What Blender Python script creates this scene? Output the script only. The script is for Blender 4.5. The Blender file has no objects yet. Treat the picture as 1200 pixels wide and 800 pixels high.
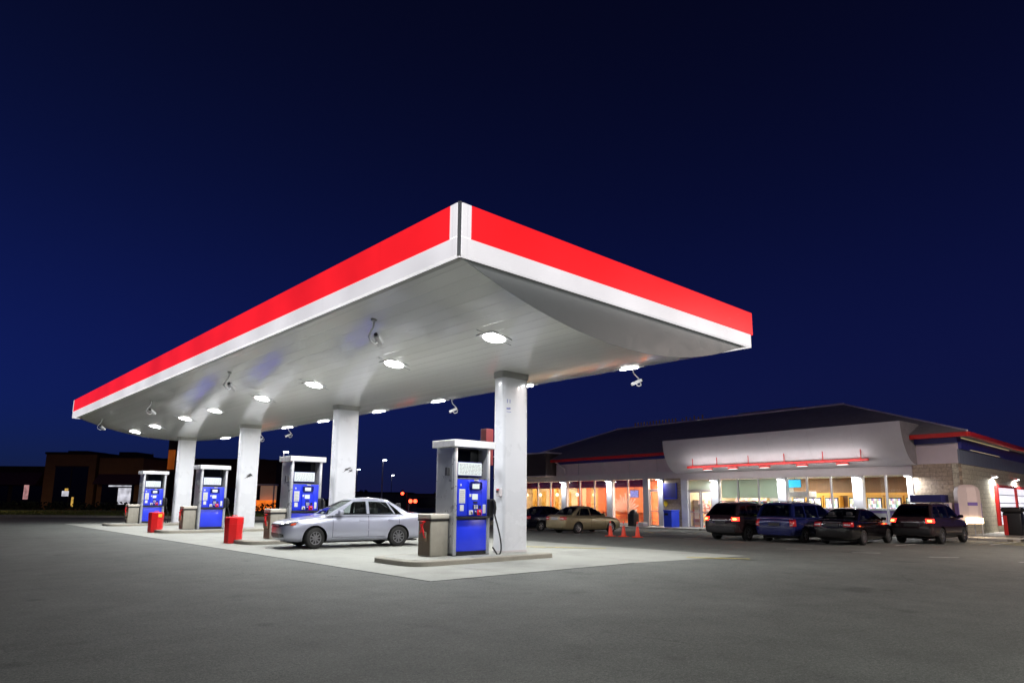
import bpy, bmesh, math, random
from mathutils import Vector, Matrix
from mathutils.bvhtree import BVHTree
random.seed(7)
S = bpy.context.scene
COL = S.collection
PI = math.pi
rad = math.radians

# ------------------------------------------------------------------ helpers
class MB:
    """collects shapes and links them as ONE mesh object"""
    def __init__(s): s.v = []; s.f = []; s.m = []; s.mat = 0
    def add(s, vs, fs, M=None):
        b = len(s.v)
        s.v += [tuple(M @ Vector(p)) if M else tuple(p) for p in vs]
        for f in fs: s.f.append([b + i for i in f]); s.m.append(s.mat)
        return s
    def box(s, x0, x1, y0, y1, z0, z1, M=None):
        vs = [(x, y, z) for z in (z0, z1) for y in (y0, y1) for x in (x0, x1)]
        return s.add(vs, [(0, 2, 3, 1), (4, 5, 7, 6), (0, 1, 5, 4), (2, 6, 7, 3), (0, 4, 6, 2), (1, 3, 7, 5)], M)
    def rbox(s, x0, x1, y0, y1, z0, z1, r=.02, seg=2, M=None):
        bm = bmesh.new()
        bmesh.ops.create_cube(bm, size=1)
        for v in bm.verts:
            v.co = Vector((x0 + (v.co.x + .5) * (x1 - x0), y0 + (v.co.y + .5) * (y1 - y0), z0 + (v.co.z + .5) * (z1 - z0)))
        bmesh.ops.bevel(bm, geom=bm.edges[:], offset=r, segments=seg, profile=.5, affect='EDGES')
        bm.verts.index_update()
        s.add([v.co[:] for v in bm.verts], [[v.index for v in f.verts] for f in bm.faces], M)
        bm.free(); return s
    def prism(s, poly, z0, z1, M=None):
        n = len(poly)
        vs = [(x, y, z0) for x, y in poly] + [(x, y, z1) for x, y in poly]
        fs = [list(range(n))[::-1], list(range(n, 2 * n))] + [(i, (i + 1) % n, n + (i + 1) % n, n + i) for i in range(n)]
        return s.add(vs, fs, M)
    def extrude(s, poly, axis, a, b, M=None):
        """poly is in the other two axes, run along axis"""
        n = len(poly)
        def mk(p, t): return (t, p[0], p[1]) if axis == 0 else ((p[0], t, p[1]) if axis == 1 else (p[0], p[1], t))
        vs = [mk(p, a) for p in poly] + [mk(p, b) for p in poly]
        fs = [list(range(n)), list(range(n, 2 * n))[::-1]] + [(i, n + i, n + (i + 1) % n, (i + 1) % n) for i in range(n)]
        return s.add(vs, fs, M)
    def cyl(s, p, q, r, r2=None, n=12, cap=True):
        p = Vector(p); q = Vector(q); d = (q - p).normalized()
        a = d.orthogonal().normalized(); c = d.cross(a); r2 = r if r2 is None else r2
        vs = []
        for k in range(n):
            t = 2 * PI * k / n; o = a * math.cos(t) + c * math.sin(t)
            vs.append(p + o * r)
        for k in range(n):
            t = 2 * PI * k / n; o = a * math.cos(t) + c * math.sin(t)
            vs.append(q + o * r2)
        fs = [(k, (k + 1) % n, n + (k + 1) % n, n + k) for k in range(n)]
        if cap: fs += [list(range(n))[::-1], list(range(n, 2 * n))]
        return s.add([v[:] for v in vs], fs)
    def tube(s, pts, r, n=8):
        pts = [Vector(p) for p in pts]; rings = []
        a = None
        for i, p in enumerate(pts):
            d = (pts[min(i + 1, len(pts) - 1)] - pts[max(i - 1, 0)]).normalized()
            if a is None: a = d.orthogonal().normalized()
            a = (a - d * a.dot(d)).normalized(); c = d.cross(a)
            rings.append([p + (a * math.cos(2 * PI * k / n) + c * math.sin(2 * PI * k / n)) * r for k in range(n)])
        return s.loft([[v[:] for v in rg] for rg in rings])
    def loft(s, rings, closed=True, cap=True, M=None):
        n = len(rings[0]); vs = [p for rg in rings for p in rg]; fs = []
        for i in range(len(rings) - 1):
            for k in range(n if closed else n - 1):
                k2 = (k + 1) % n
                fs.append((i * n + k, i * n + k2, (i + 1) * n + k2, (i + 1) * n + k))
        if cap and closed:
            fs.append(list(range(n))[::-1]); fs.append(list(range((len(rings) - 1) * n, len(rings) * n)))
        return s.add(vs, fs, M)
    def lathe(s, prof, n=24, M=None, cap=True):
        return s.loft([[(r * math.cos(2 * PI * k / n), r * math.sin(2 * PI * k / n), z) for k in range(n)] for r, z in prof], M=M, cap=cap)
    def build(s, name, mats, parent=None, smooth=None, kind=None):
        me = bpy.data.meshes.new(name)
        me.from_pydata([tuple(v) for v in s.v], [], s.f)
        if not isinstance(mats, (list, tuple)): mats = [mats]
        for m in mats: me.materials.append(m)
        me.polygons.foreach_set('material_index', s.m)
        bm = bmesh.new(); bm.from_mesh(me)
        bmesh.ops.recalc_face_normals(bm, faces=bm.faces[:])
        bm.to_mesh(me); bm.free()
        if smooth is not None:
            me.polygons.foreach_set('use_smooth', [True] * len(me.polygons))
            me.set_sharp_from_angle(angle=rad(smooth))
        o = bpy.data.objects.new(name, me); COL.objects.link(o)
        if parent: o.parent = parent
        if kind: o['kind'] = kind
        return o

def tag(o, label=None, cat=None, group=None, kind=None):
    if label: o['label'] = label
    if cat: o['category'] = cat
    if group: o['group'] = group
    if kind: o['kind'] = kind
    return o
def thing(name, label, cat, loc=(0, 0, 0), rz=0, group=None):
    o = bpy.data.objects.new(name, None); COL.objects.link(o)
    o.location = loc; o.rotation_euler = (0, 0, rz); o.empty_display_size = .2
    return tag(o, label, cat, group)
def dup(root, loc, rz=None, label=None, group=None):
    def rec(o, par):
        c = o.copy(); COL.objects.link(c)
        if par: c.parent = par
        for ch in list(o.children): rec(ch, c)
        return c
    r = rec(root, None); r.location = loc
    if rz is not None: r.rotation_euler = (0, 0, rz)
    if label: r['label'] = label
    if group: r['group'] = group
    return r
def lamp(name, kind, loc, power, color=(1, 1, 1), size=.5, size_y=None, parent=None, rot=(0, 0, 0), spread=None, spot=None, blend=.5):
    l = bpy.data.lights.new(name, kind); l.energy = power; l.color = color
    if kind == 'AREA':
        l.shape = 'RECTANGLE' if size_y else 'DISK'; l.size = size
        if size_y: l.size_y = size_y
        if spread: l.spread = spread
    else: l.shadow_soft_size = size
    if kind == 'SPOT': l.spot_size = spot or rad(120); l.spot_blend = blend
    o = bpy.data.objects.new(name, l); COL.objects.link(o); o.location = loc; o.rotation_euler = rot
    if parent: o.parent = parent
    return o

# ---------------------------------------------------------------- materials
def mat(name, col, rough=.5, metal=0., emit=None, estr=0., var=0., vscale=3., bump=0., bscale=60., spec=.5, coat=0., trans=0.):
    m = bpy.data.materials.new(name); m.use_nodes = True
    N = m.node_tree.nodes; L = m.node_tree.links; b = N['Principled BSDF']
    b.inputs['Base Color'].default_value = (*col, 1); b.inputs['Roughness'].default_value = rough
    b.inputs['Metallic'].default_value = metal; b.inputs['Specular IOR Level'].default_value = spec
    b.inputs['Coat Weight'].default_value = coat; b.inputs['Coat Roughness'].default_value = .04
    if emit: b.inputs['Emission Color'].default_value = (*emit, 1); b.inputs['Emission Strength'].default_value = estr
    if var or bump:
        tc = N.new('ShaderNodeTexCoord')
    if var:
        n = N.new('ShaderNodeTexNoise'); n.inputs['Scale'].default_value = vscale; n.inputs['Detail'].default_value = 6; n.inputs['Roughness'].default_value = .65
        L.new(tc.outputs['Object'], n.inputs['Vector'])
        r = N.new('ShaderNodeMapRange'); r.inputs[1].default_value = .3; r.inputs[2].default_value = .7
        r.inputs[3].default_value = 1 - var; r.inputs[4].default_value = 1 + var
        L.new(n.outputs[0], r.inputs[0])
        mx = N.new('ShaderNodeMix'); mx.data_type = 'RGBA'; mx.blend_type = 'MULTIPLY'; mx.inputs[0].default_value = 1
        mx.inputs[6].default_value = (*col, 1); L.new(r.outputs[0], mx.inputs[7]); L.new(mx.outputs[2], b.inputs['Base Color'])
        rr = N.new('ShaderNodeMapRange'); rr.inputs[3].default_value = max(rough - .12, .02); rr.inputs[4].default_value = min(rough + .12, 1)
        L.new(n.outputs[0], rr.inputs[0]); L.new(rr.outputs[0], b.inputs['Roughness'])
    if bump:
        n2 = N.new('ShaderNodeTexNoise'); n2.inputs['Scale'].default_value = bscale; n2.inputs['Detail'].default_value = 4
        L.new(tc.outputs['Object'], n2.inputs['Vector'])
        bp = N.new('ShaderNodeBump'); bp.inputs['Strength'].default_value = bump; bp.inputs['Distance'].default_value = .01
        L.new(n2.outputs[0], bp.inputs['Height']); L.new(bp.outputs[0], b.inputs['Normal'])
    return m
def emis(name, col, strength, var=0, vscale=2.):
    m = mat(name, col, .4, emit=col, estr=strength)
    if var:
        N = m.node_tree.nodes; L = m.node_tree.links; b = N['Principled BSDF']
        tc = N.new('ShaderNodeTexCoord'); n = N.new('ShaderNodeTexNoise'); n.inputs['Scale'].default_value = vscale
        L.new(tc.outputs['Object'], n.inputs['Vector'])
        r = N.new('ShaderNodeMapRange'); r.inputs[1].default_value = .3; r.inputs[2].default_value = .7
        r.inputs[3].default_value = strength * (1 - var); r.inputs[4].default_value = strength * (1 + var)
        L.new(n.outputs[0], r.inputs[0]); L.new(r.outputs[0], b.inputs['Emission Strength'])
    return m
def glass(name, tint=(.9, .95, .95), refl=.10):
    m = bpy.data.materials.new(name); m.use_nodes = True
    N = m.node_tree.nodes; L = m.node_tree.links; N.clear()
    o = N.new('ShaderNodeOutputMaterial'); t = N.new('ShaderNodeBsdfTransparent'); g = N.new('ShaderNodeBsdfGlossy')
    t.inputs[0].default_value = (*tint, 1); g.inputs['Roughness'].default_value = .02
    f = N.new('ShaderNodeFresnel'); f.inputs[0].default_value = 1.5
    mr = N.new('ShaderNodeMath'); mr.operation = 'MULTIPLY'; mr.inputs[1].default_value = refl * 10; L.new(f.outputs[0], mr.inputs[0])
    x = N.new('ShaderNodeMixShader'); L.new(mr.outputs[0], x.inputs[0]); L.new(t.outputs[0], x.inputs[1]); L.new(g.outputs[0], x.inputs[2])
    L.new(x.outputs[0], o.inputs[0]); return m
def asphalt_mat():
    m = bpy.data.materials.new('asphalt'); m.use_nodes = True
    N = m.node_tree.nodes; L = m.node_tree.links; b = N['Principled BSDF']
    tc = N.new('ShaderNodeTexCoord')
    def noise(sc, det=5, rough=.6):
        n = N.new('ShaderNodeTexNoise'); n.inputs['Scale'].default_value = sc; n.inputs['Detail'].default_value = det; n.inputs['Roughness'].default_value = rough
        L.new(tc.outputs['Object'], n.inputs['Vector']); return n
    def rng(src, a, bb, lo, hi):
        r = N.new('ShaderNodeMapRange'); r.inputs[1].default_value = a; r.inputs[2].default_value = bb; r.inputs[3].default_value = lo; r.inputs[4].default_value = hi
        L.new(src, r.inputs[0]); return r.outputs[0]
    def mul(a, c):
        q = N.new('ShaderNodeMath'); q.operation = 'MULTIPLY'; L.new(a, q.inputs[0]); L.new(c, q.inputs[1]); return q.outputs[0]
    big = rng(noise(.13, 4).outputs[0], .3, .7, .80, 1.16)
    mid = rng(noise(1.3, 7, .72).outputs[0], .3, .7, .80, 1.17)
    fine = rng(noise(24, 4, .85).outputs[0], .28, .72, .60, 1.40)
    grit = rng(noise(75, 2, .85).outputs[0], .28, .72, .66, 1.34)
    vo = N.new('ShaderNodeTexVoronoi'); vo.inputs['Scale'].default_value = 60; L.new(tc.outputs['Object'], vo.inputs['Vector'])
    st = rng(vo.outputs['Distance'], .05, .6, 1.25, .78)
    oil = rng(noise(.7, 3, .5).outputs[0], .64, .74, 1, .66)
    drip = N.new('ShaderNodeTexVoronoi'); drip.inputs['Scale'].default_value = .8; L.new(tc.outputs['Object'], drip.inputs['Vector'])
    dp = rng(drip.outputs['Distance'], .05, .13, .72, 1)
    wob = noise(1.1, 5, .7); ws = N.new('ShaderNodeVectorMath'); ws.operation = 'MULTIPLY_ADD'; ws.inputs[1].default_value = (.9, .9, .9); L.new(wob.outputs['Color'], ws.inputs[0]); L.new(tc.outputs['Object'], ws.inputs[2])
    ck = N.new('ShaderNodeTexVoronoi'); ck.feature = 'DISTANCE_TO_EDGE'; ck.inputs['Scale'].default_value = .13; L.new(ws.outputs[0], ck.inputs['Vector'])
    crack = rng(ck.outputs['Distance'], .0006, .0022, .45, 1)
    cm = rng(noise(.09, 2).outputs[0], .48, .52, 0, 1)                 # cracks only in places
    q1 = N.new('ShaderNodeMath'); q1.operation = 'MULTIPLY_ADD'; sb1 = N.new('ShaderNodeMath'); sb1.operation = 'SUBTRACT'; sb1.inputs[1].default_value = 1; L.new(crack, sb1.inputs[0])
    L.new(sb1.outputs[0], q1.inputs[0]); L.new(cm, q1.inputs[1]); q1.inputs[2].default_value = 1
    sp_ = N.new('ShaderNodeSeparateXYZ'); L.new(tc.outputs['Object'], sp_.inputs[0])
    v = mul(mul(mul(mul(big, mid), mul(fine, grit)), mul(st, dp)), mul(oil, q1.outputs[0]))
    mx = N.new('ShaderNodeMix'); mx.data_type = 'RGBA'; mx.blend_type = 'MULTIPLY'; mx.inputs[0].default_value = 1
    mx.inputs[6].default_value = (.150, .158, .143, 1); L.new(v, mx.inputs[7]); L.new(mx.outputs[2], b.inputs['Base Color'])
    b.inputs['Roughness'].default_value = .78; b.inputs['Specular IOR Level'].default_value = .35
    bp = N.new('ShaderNodeBump'); bp.inputs['Strength'].default_value = .55; bp.inputs['Distance'].default_value = .006
    L.new(mul(fine, grit), bp.inputs['Height']); L.new(bp.outputs[0], b.inputs['Normal'])
    return m
def concrete_mat(name, col, joint=0):
    m = mat(name, col, .75, var=.10, vscale=1.1, bump=.25, bscale=80)
    N = m.node_tree.nodes; L = m.node_tree.links; b = N['Principled BSDF']
    src = b.inputs['Base Color'].links[0].from_socket
    tc = [n for n in N if n.type == 'TEX_COORD'][0]
    n = N.new('ShaderNodeTexNoise'); n.inputs['Scale'].default_value = .5; n.inputs['Detail'].default_value = 7; n.inputs['Roughness'].default_value = .7
    L.new(tc.outputs['Object'], n.inputs['Vector'])
    r = N.new('ShaderNodeMapRange'); r.inputs[1].default_value = .52; r.inputs[2].default_value = .72; r.inputs[3].default_value = 1; r.inputs[4].default_value = .74
    L.new(n.outputs[0], r.inputs[0])
    mx = N.new('ShaderNodeMix'); mx.data_type = 'RGBA'; mx.blend_type = 'MULTIPLY'; mx.inputs[0].default_value = 1
    L.new(src, mx.inputs[6]); L.new(r.outputs[0], mx.inputs[7]); out = mx.outputs[2]
    n3 = N.new('ShaderNodeTexNoise'); n3.inputs['Scale'].default_value = 60; L.new(tc.outputs['Object'], n3.inputs['Vector'])
    r3 = N.new('ShaderNodeMapRange'); r3.inputs[1].default_value = .3; r3.inputs[2].default_value = .7; r3.inputs[3].default_value = .86; r3.inputs[4].default_value = 1.1
    L.new(n3.outputs[0], r3.inputs[0])
    m3 = N.new('ShaderNodeMix'); m3.data_type = 'RGBA'; m3.blend_type = 'MULTIPLY'; m3.inputs[0].default_value = 1
    L.new(out, m3.inputs[6]); L.new(r3.outputs[0], m3.inputs[7]); out = m3.outputs[2]
    if joint:
        bk = N.new('ShaderNodeTexBrick'); bk.inputs['Scale'].default_value = 1; bk.offset = 0
        bk.inputs['Brick Width'].default_value = joint; bk.inputs['Row Height'].default_value = joint; bk.inputs['Mortar Size'].default_value = .012
        bk.inputs['Color1'].default_value = (1, 1, 1, 1); bk.inputs['Color2'].default_value = (.95, .95, .95, 1); bk.inputs['Mortar'].default_value = (.45, .43, .4, 1)
        L.new(tc.outputs['Object'], bk.inputs['Vector'])
        m2 = N.new('ShaderNodeMix'); m2.data_type = 'RGBA'; m2.blend_type = 'MULTIPLY'; m2.inputs[0].default_value = 1
        L.new(out, m2.inputs[6]); L.new(bk.outputs[0], m2.inputs[7]); out = m2.outputs[2]
    L.new(out, b.inputs['Base Color']); return m
def block_mat(name, c1, c2, mort, bw, bh, axis='y', bump=.6):
    m = mat(name, c1, .85, bump=.01)
    N = m.node_tree.nodes; L = m.node_tree.links; b = N['Principled BSDF']
    tc = [n for n in N if n.type == 'TEX_COORD'][0]
    sp = N.new('ShaderNodeSeparateXYZ'); cb = N.new('ShaderNodeCombineXYZ'); L.new(tc.outputs['Object'], sp.inputs[0])
    L.new(sp.outputs[1 if axis == 'y' else 0], cb.inputs[0]); L.new(sp.outputs[2], cb.inputs[1])
    bk = N.new('ShaderNodeTexBrick'); bk.inputs['Scale'].default_value = 1; bk.inputs['Brick Width'].default_value = bw; bk.inputs['Row Height'].default_value = bh
    bk.inputs['Mortar Size'].default_value = .012; bk.inputs['Color1'].default_value = (*c1, 1); bk.inputs['Color2'].default_value = (*c2, 1); bk.inputs['Mortar'].default_value = (*mort, 1)
    L.new(cb.outputs[0], bk.inputs['Vector']); 
    nz = N.new('ShaderNodeTexNoise'); nz.inputs['Scale'].default_value = 9; nz.inputs['Detail'].default_value = 6; L.new(tc.outputs['Object'], nz.inputs['Vector'])
    r = N.new('ShaderNodeMapRange'); r.inputs[1].default_value = .3; r.inputs[2].default_value = .7; r.inputs[3].default_value = .75; r.inputs[4].default_value = 1.2; L.new(nz.outputs[0], r.inputs[0])
    mx = N.new('ShaderNodeMix'); mx.data_type = 'RGBA'; mx.blend_type = 'MULTIPLY'; mx.inputs[0].default_value = 1
    L.new(bk.outputs[0], mx.inputs[6]); L.new(r.outputs[0], mx.inputs[7]); L.new(mx.outputs[2], b.inputs['Base Color'])
    ad = N.new('ShaderNodeMath'); ad.operation = 'MULTIPLY_ADD'; L.new(bk.outputs['Fac'], ad.inputs[0]); ad.inputs[1].default_value = -1.; L.new(nz.outputs[0], ad.inputs[2])
    bp = N.new('ShaderNodeBump'); bp.inputs['Strength'].default_value = bump; bp.inputs['Distance'].default_value = .03
    L.new(ad.outputs[0], bp.inputs['Height']); L.new(bp.outputs[0], b.inputs['Normal'])
    return m
def goods_mat(name, bw, bh, sat=.75, val=.6, emit=0., hue=None):
    """rows of small packets: random colour per cell"""
    m = mat(name, (.5, .5, .5), .5, bump=.01)
    N = m.node_tree.nodes; L = m.node_tree.links; b = N['Principled BSDF']
    for l in list(b.inputs['Normal'].links): L.remove(l)
    tc = [n for n in N if n.type == 'TEX_COORD'][0]
    mp = N.new('ShaderNodeMapping'); mp.inputs['Scale'].default_value = (1 / .4, 1 / bw, 1 / bh); L.new(tc.outputs['Object'], mp.inputs[0])
    fl = N.new('ShaderNodeVectorMath'); fl.operation = 'FLOOR'; L.new(mp.outputs[0], fl.inputs[0])
    wn = N.new('ShaderNodeTexWhiteNoise'); wn.noise_dimensions = '3D'; L.new(fl.outputs[0], wn.inputs['Vector'])
    hs = N.new('ShaderNodeSeparateColor'); L.new(wn.outputs['Color'], hs.inputs[0])
    cc = N.new('ShaderNodeCombineColor'); cc.mode = 'HSV'
    if hue:
        r = N.new('ShaderNodeMapRange'); r.inputs[3].default_value = hue[0]; r.inputs[4].default_value = hue[1]; L.new(hs.outputs[0], r.inputs[0]); L.new(r.outputs[0], cc.inputs[0])
    else: L.new(hs.outputs[0], cc.inputs[0])
    q = N.new('ShaderNodeMath'); q.operation = 'MULTIPLY'; q.inputs[1].default_value = sat; L.new(hs.outputs[1], q.inputs[0]); L.new(q.outputs[0], cc.inputs[1])
    q2 = N.new('ShaderNodeMapRange'); q2.inputs[3].default_value = val * .35; q2.inputs[4].default_value = val * 1.3; L.new(hs.outputs[2], q2.inputs[0]); L.new(q2.outputs[0], cc.inputs[2])
    L.new(cc.outputs[0], b.inputs['Base Color'])
    if emit: L.new(cc.outputs[0], b.inputs['Emission Color']); b.inputs['Emission Strength'].default_value = emit
    return m
def plank_mat(name, col, rough, w=.30, axis=0, pillow=0, seam=.62):
    """glossy metal boards: seams as bump, faint tone steps board to board"""
    m = mat(name, col, rough)
    N = m.node_tree.nodes; L = m.node_tree.links; b = N['Principled BSDF']
    tc = N.new('ShaderNodeTexCoord'); sp = N.new('ShaderNodeSeparateXYZ'); L.new(tc.outputs['Object'], sp.inputs[0])
    d = N.new('ShaderNodeMath'); d.operation = 'DIVIDE'; d.inputs[1].default_value = w; L.new(sp.outputs[axis], d.inputs[0])
    fr = N.new('ShaderNodeMath'); fr.operation = 'FRACT'; L.new(d.outputs[0], fr.inputs[0])
    fl = N.new('ShaderNodeMath'); fl.operation = 'FLOOR'; L.new(d.outputs[0], fl.inputs[0])
    wn = N.new('ShaderNodeTexWhiteNoise'); wn.noise_dimensions = '1D'; L.new(fl.outputs[0], wn.inputs['W'])
    s1 = N.new('ShaderNodeMath'); s1.operation = 'SUBTRACT'; s1.inputs[1].default_value = .5; L.new(fr.outputs[0], s1.inputs[0])
    ab = N.new('ShaderNodeMath'); ab.operation = 'ABSOLUTE'; L.new(s1.outputs[0], ab.inputs[0])
    r = N.new('ShaderNodeMapRange'); r.inputs[1].default_value = .46; r.inputs[2].default_value = .5; r.inputs[3].default_value = 1; r.inputs[4].default_value = 0; L.new(ab.outputs[0], r.inputs[0])
    nz = N.new('ShaderNodeTexNoise'); nz.inputs['Scale'].default_value = 1.6; nz.inputs['Detail'].default_value = 3; L.new(tc.outputs['Object'], nz.inputs['Vector'])
    ad = N.new('ShaderNodeMath'); ad.operation = 'MULTIPLY_ADD'; L.new(nz.outputs[0], ad.inputs[0]); ad.inputs[1].default_value = .14 if pillow else 1.6; L.new(r.outputs[0], ad.inputs[2])
    if pillow:                                   # each board is slightly dished, so reflections break up board by board
        sq = N.new('ShaderNodeMath'); sq.operation = 'MULTIPLY'; L.new(s1.outputs[0], sq.inputs[0]); L.new(s1.outputs[0], sq.inputs[1])
        a2 = N.new('ShaderNodeMath'); a2.operation = 'MULTIPLY_ADD'; L.new(sq.outputs[0], a2.inputs[0]); a2.inputs[1].default_value = -.9; L.new(ad.outputs[0], a2.inputs[2]); ad = a2
        t1_ = N.new('ShaderNodeMath'); t1_.operation = 'SUBTRACT'; L.new(wn.outputs[0], t1_.inputs[0]); t1_.inputs[1].default_value = .5
        t2_ = N.new('ShaderNodeMath'); t2_.operation = 'MULTIPLY'; L.new(t1_.outputs[0], t2_.inputs[0]); L.new(s1.outputs[0], t2_.inputs[1])
        t3_ = N.new('ShaderNodeMath'); t3_.operation = 'MULTIPLY_ADD'; L.new(t2_.outputs[0], t3_.inputs[0]); t3_.inputs[1].default_value = 1.1; L.new(a2.outputs[0], t3_.inputs[2]); ad = t3_
        b.inputs['Specular IOR Level'].default_value = .6; b.inputs['Coat Weight'].default_value = .5; b.inputs['Coat Roughness'].default_value = .11
    bp = N.new('ShaderNodeBump'); bp.inputs['Strength'].default_value = .35; bp.inputs['Distance'].default_value = .012; L.new(ad.outputs[0], bp.inputs['Height']); L.new(bp.outputs[0], b.inputs['Normal'])
    mr = N.new('ShaderNodeMapRange'); mr.inputs[3].default_value = .95 if pillow else .90; mr.inputs[4].default_value = 1.03 if pillow else 1.06; L.new(wn.outputs[0], mr.inputs[0])
    sm = N.new('ShaderNodeMath'); sm.operation = 'MULTIPLY'; L.new(mr.outputs[0], sm.inputs[0])
    r2 = N.new('ShaderNodeMapRange'); r2.inputs[3].default_value = seam; r2.inputs[4].default_value = 1; L.new(r.outputs[0], r2.inputs[0]); L.new(r2.outputs[0], sm.inputs[1])
    mx = N.new('ShaderNodeMix'); mx.data_type = 'RGBA'; mx.blend_type = 'MULTIPLY'; mx.inputs[0].default_value = 1
    mx.inputs[6].default_value = (*col, 1); L.new(sm.outputs[0], mx.inputs[7]); L.new(mx.outputs[2], b.inputs['Base Color'])
    return m

M = {}
M['asphalt'] = asphalt_mat()
M['pad'] = concrete_mat('pad_concrete', (.335, .34, .305), 4.6)
M['kerb'] = concrete_mat('kerb_concrete', (.36, .335, .28))
M['walk'] = concrete_mat('sidewalk_concrete', (.38, .36, .33), 1.8)
M['joint'] = mat('joint_dark', (.03, .03, .03), .9)
M['white'] = mat('white_enamel', (.78, .78, .80), .28, var=.03, vscale=2, coat=.3)
M['column'] = mat('column_white', (.74, .75, .79), .28, var=.03, vscale=1.0, coat=.3)
M['soffit'] = plank_mat('soffit_boards', (.86, .865, .85), .18, pillow=1, seam=.9)
M['soffit_edge'] = mat('soffit_edge_grey', (.36, .36, .34), .4, var=.05)
M['endpanel'] = mat('end_panel_grey', (.40, .43, .43), .45, var=.04)
def fascia(name, col, strength, seam):
    m = mat(name, col, .35, emit=col, estr=strength); N = m.node_tree.nodes; L = m.node_tree.links; b = N['Principled BSDF']
    tc = N.new('ShaderNodeTexCoord'); sp = N.new('ShaderNodeSeparateXYZ'); L.new(tc.outputs['Object'], sp.inputs[0])
    def op(o, a, c=None):
        q = N.new('ShaderNodeMath'); q.operation = o
        for i, v in enumerate((a, c)):
            if v is None: continue
            if isinstance(v, (int, float)): q.inputs[i].default_value = v
            else: L.new(v, q.inputs[i])
        return q.outputs[0]
    f = op('FRACT', op('DIVIDE', op('ADD', sp.outputs[0], sp.outputs[1]), 2.44)); d = op('ABSOLUTE', op('SUBTRACT', f, .5))
    r = N.new('ShaderNodeMapRange'); r.inputs[1].default_value = .4955; r.inputs[2].default_value = .4985; r.inputs[3].default_value = 1; r.inputs[4].default_value = seam; L.new(d, r.inputs[0])
    tubes = op('ADD', op('MULTIPLY', op('COSINE', op('MULTIPLY', d, 6.283)), -.05), .97)     # fluorescent tubes behind each sheet
    n = N.new('ShaderNodeTexNoise'); n.inputs['Scale'].default_value = .45; n.inputs['Detail'].default_value = 3; L.new(tc.outputs['Object'], n.inputs['Vector'])
    v = N.new('ShaderNodeMapRange'); v.inputs[1].default_value = .3; v.inputs[2].default_value = .7; v.inputs[3].default_value = .84; v.inputs[4].default_value = 1.1; L.new(n.outputs[0], v.inputs[0])
    L.new(op('MULTIPLY', op('MULTIPLY', op('MULTIPLY', tubes, r.outputs[0]), v.outputs[0]), strength), b.inputs['Emission Strength']); return m
M['fascia_red'] = fascia('fascia_red_glow', (1., .016, .022), 1.0, .8)
M['fascia_white'] = fascia('fascia_white_glow', (.95, .92, .95), .80, .85)
M['grey_trim'] = mat('grey_trim', (.48, .48, .50), .45, var=.05)
M['lens'] = emis('lamp_lens', (1, 1, .97), 22)
M['steel'] = mat('brushed_steel', (.50, .51, .54), .30, .45, var=.05, vscale=4, coat=.3)
M['steel_dark'] = mat('dark_steel', (.14, .14, .15), .4, .8)
M['blue'] = mat('pump_blue', (.018, .045, .78), .32, var=.05, coat=.3, emit=(.01, .03, .8), estr=.12)
M['blue_dark'] = mat('pump_blue_deep', (.006, .010, .16), .35)
M['black'] = mat('black_plastic', (.012, .012, .014), .42)
M['rubber'] = mat('rubber', (.014, .014, .014), .75, var=.15, vscale=20)
M['screen'] = emis('pale_screen', (.62, .68, .66), .42)
M['paper'] = mat('white_label', (.74, .74, .72), .5, var=.03)
M['print'] = mat('grey_print', (.40, .41, .42), .6)
M['red'] = mat('red_plastic', (.80, .012, .014), .38, var=.06, coat=.2)
M['yellow'] = mat('yellow_label', (.75, .52, .03), .5)
M['bin'] = mat('beige_bin', (.36, .335, .28), .55, var=.08, vscale=5, bump=.1)
M['bin_lid'] = mat('pale_bin_lid', (.62, .58, .50), .5, var=.05)
M['bin_side'] = mat('brown_bin_side', (.17, .125, .085), .6, var=.1)
M['grass'] = mat('grass_green', (.10, .12, .02), .9, var=.45, vscale=3, bump=.6, bscale=90)
M['hedge'] = mat('hedge_green', (.02, .03, .012), .9, var=.5, vscale=6)
M['line_white'] = mat('line_white', (.55, .55, .53), .7, var=.25, vscale=6)
M['line_yellow'] = mat('line_yellow', (.52, .42, .07), .7, var=.3, vscale=6)
M['roof'] = mat('roof_charcoal', (.25, .235, .25), .8, var=.15, vscale=2.5, bump=.3, bscale=30)
M['roof_trim'] = mat('roof_trim', (.75, .68, .74), .5)
M['eave_red'] = mat('eave_red', (.62, .022, .018), .45, var=.05)
M['band_blue'] = mat('band_blue', (.022, .028, .22), .4, var=.1)
M['panel'] = mat('panel_mauve', (.66, .57, .60), .55, var=.05, vscale=1.5)
M['cove'] = mat('cove_white', (.74, .71, .73), .5, var=.03)
M['header'] = mat('header_grey', (.64, .60, .61), .5, var=.04)
M['stone'] = block_mat('stone_blocks', (.48, .38, .28), (.42, .33, .24), (.28, .23, .18), .55, .22, 'y', .7)
M['stone_side'] = block_mat('side_blocks', (.56, .52, .40), (.50, .46, .35), (.34, .31, .25), .8, .25, 'x', .5)
M['ribbed'] = plank_mat('ribbed_band', (.20, .23, .29), .4, .18, 0)
M['mullion'] = mat('aluminium_frame', (.62, .62, .64), .35, .6)
M['shopglass'] = glass('shop_glass', (.93, .95, .95), .07)
M['cream'] = mat('cream_wall', (.80, .62, .38), .6, var=.08, vscale=1.5)
M['orange_wall'] = mat('orange_wall', (.74, .19, .07), .6, var=.1, vscale=1.5)
M['amber_wall'] = mat('amber_wall', (.76, .47, .18), .6, var=.1)
M['wood'] = plank_mat('wood_slats', (.17, .085, .03), .5, .16, 1)
M['wood_trim'] = mat('honey_trim', (.62, .34, .06), .45, var=.08)
M['floor_in'] = mat('shop_floor', (.42, .36, .30), .35, var=.06)
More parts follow.
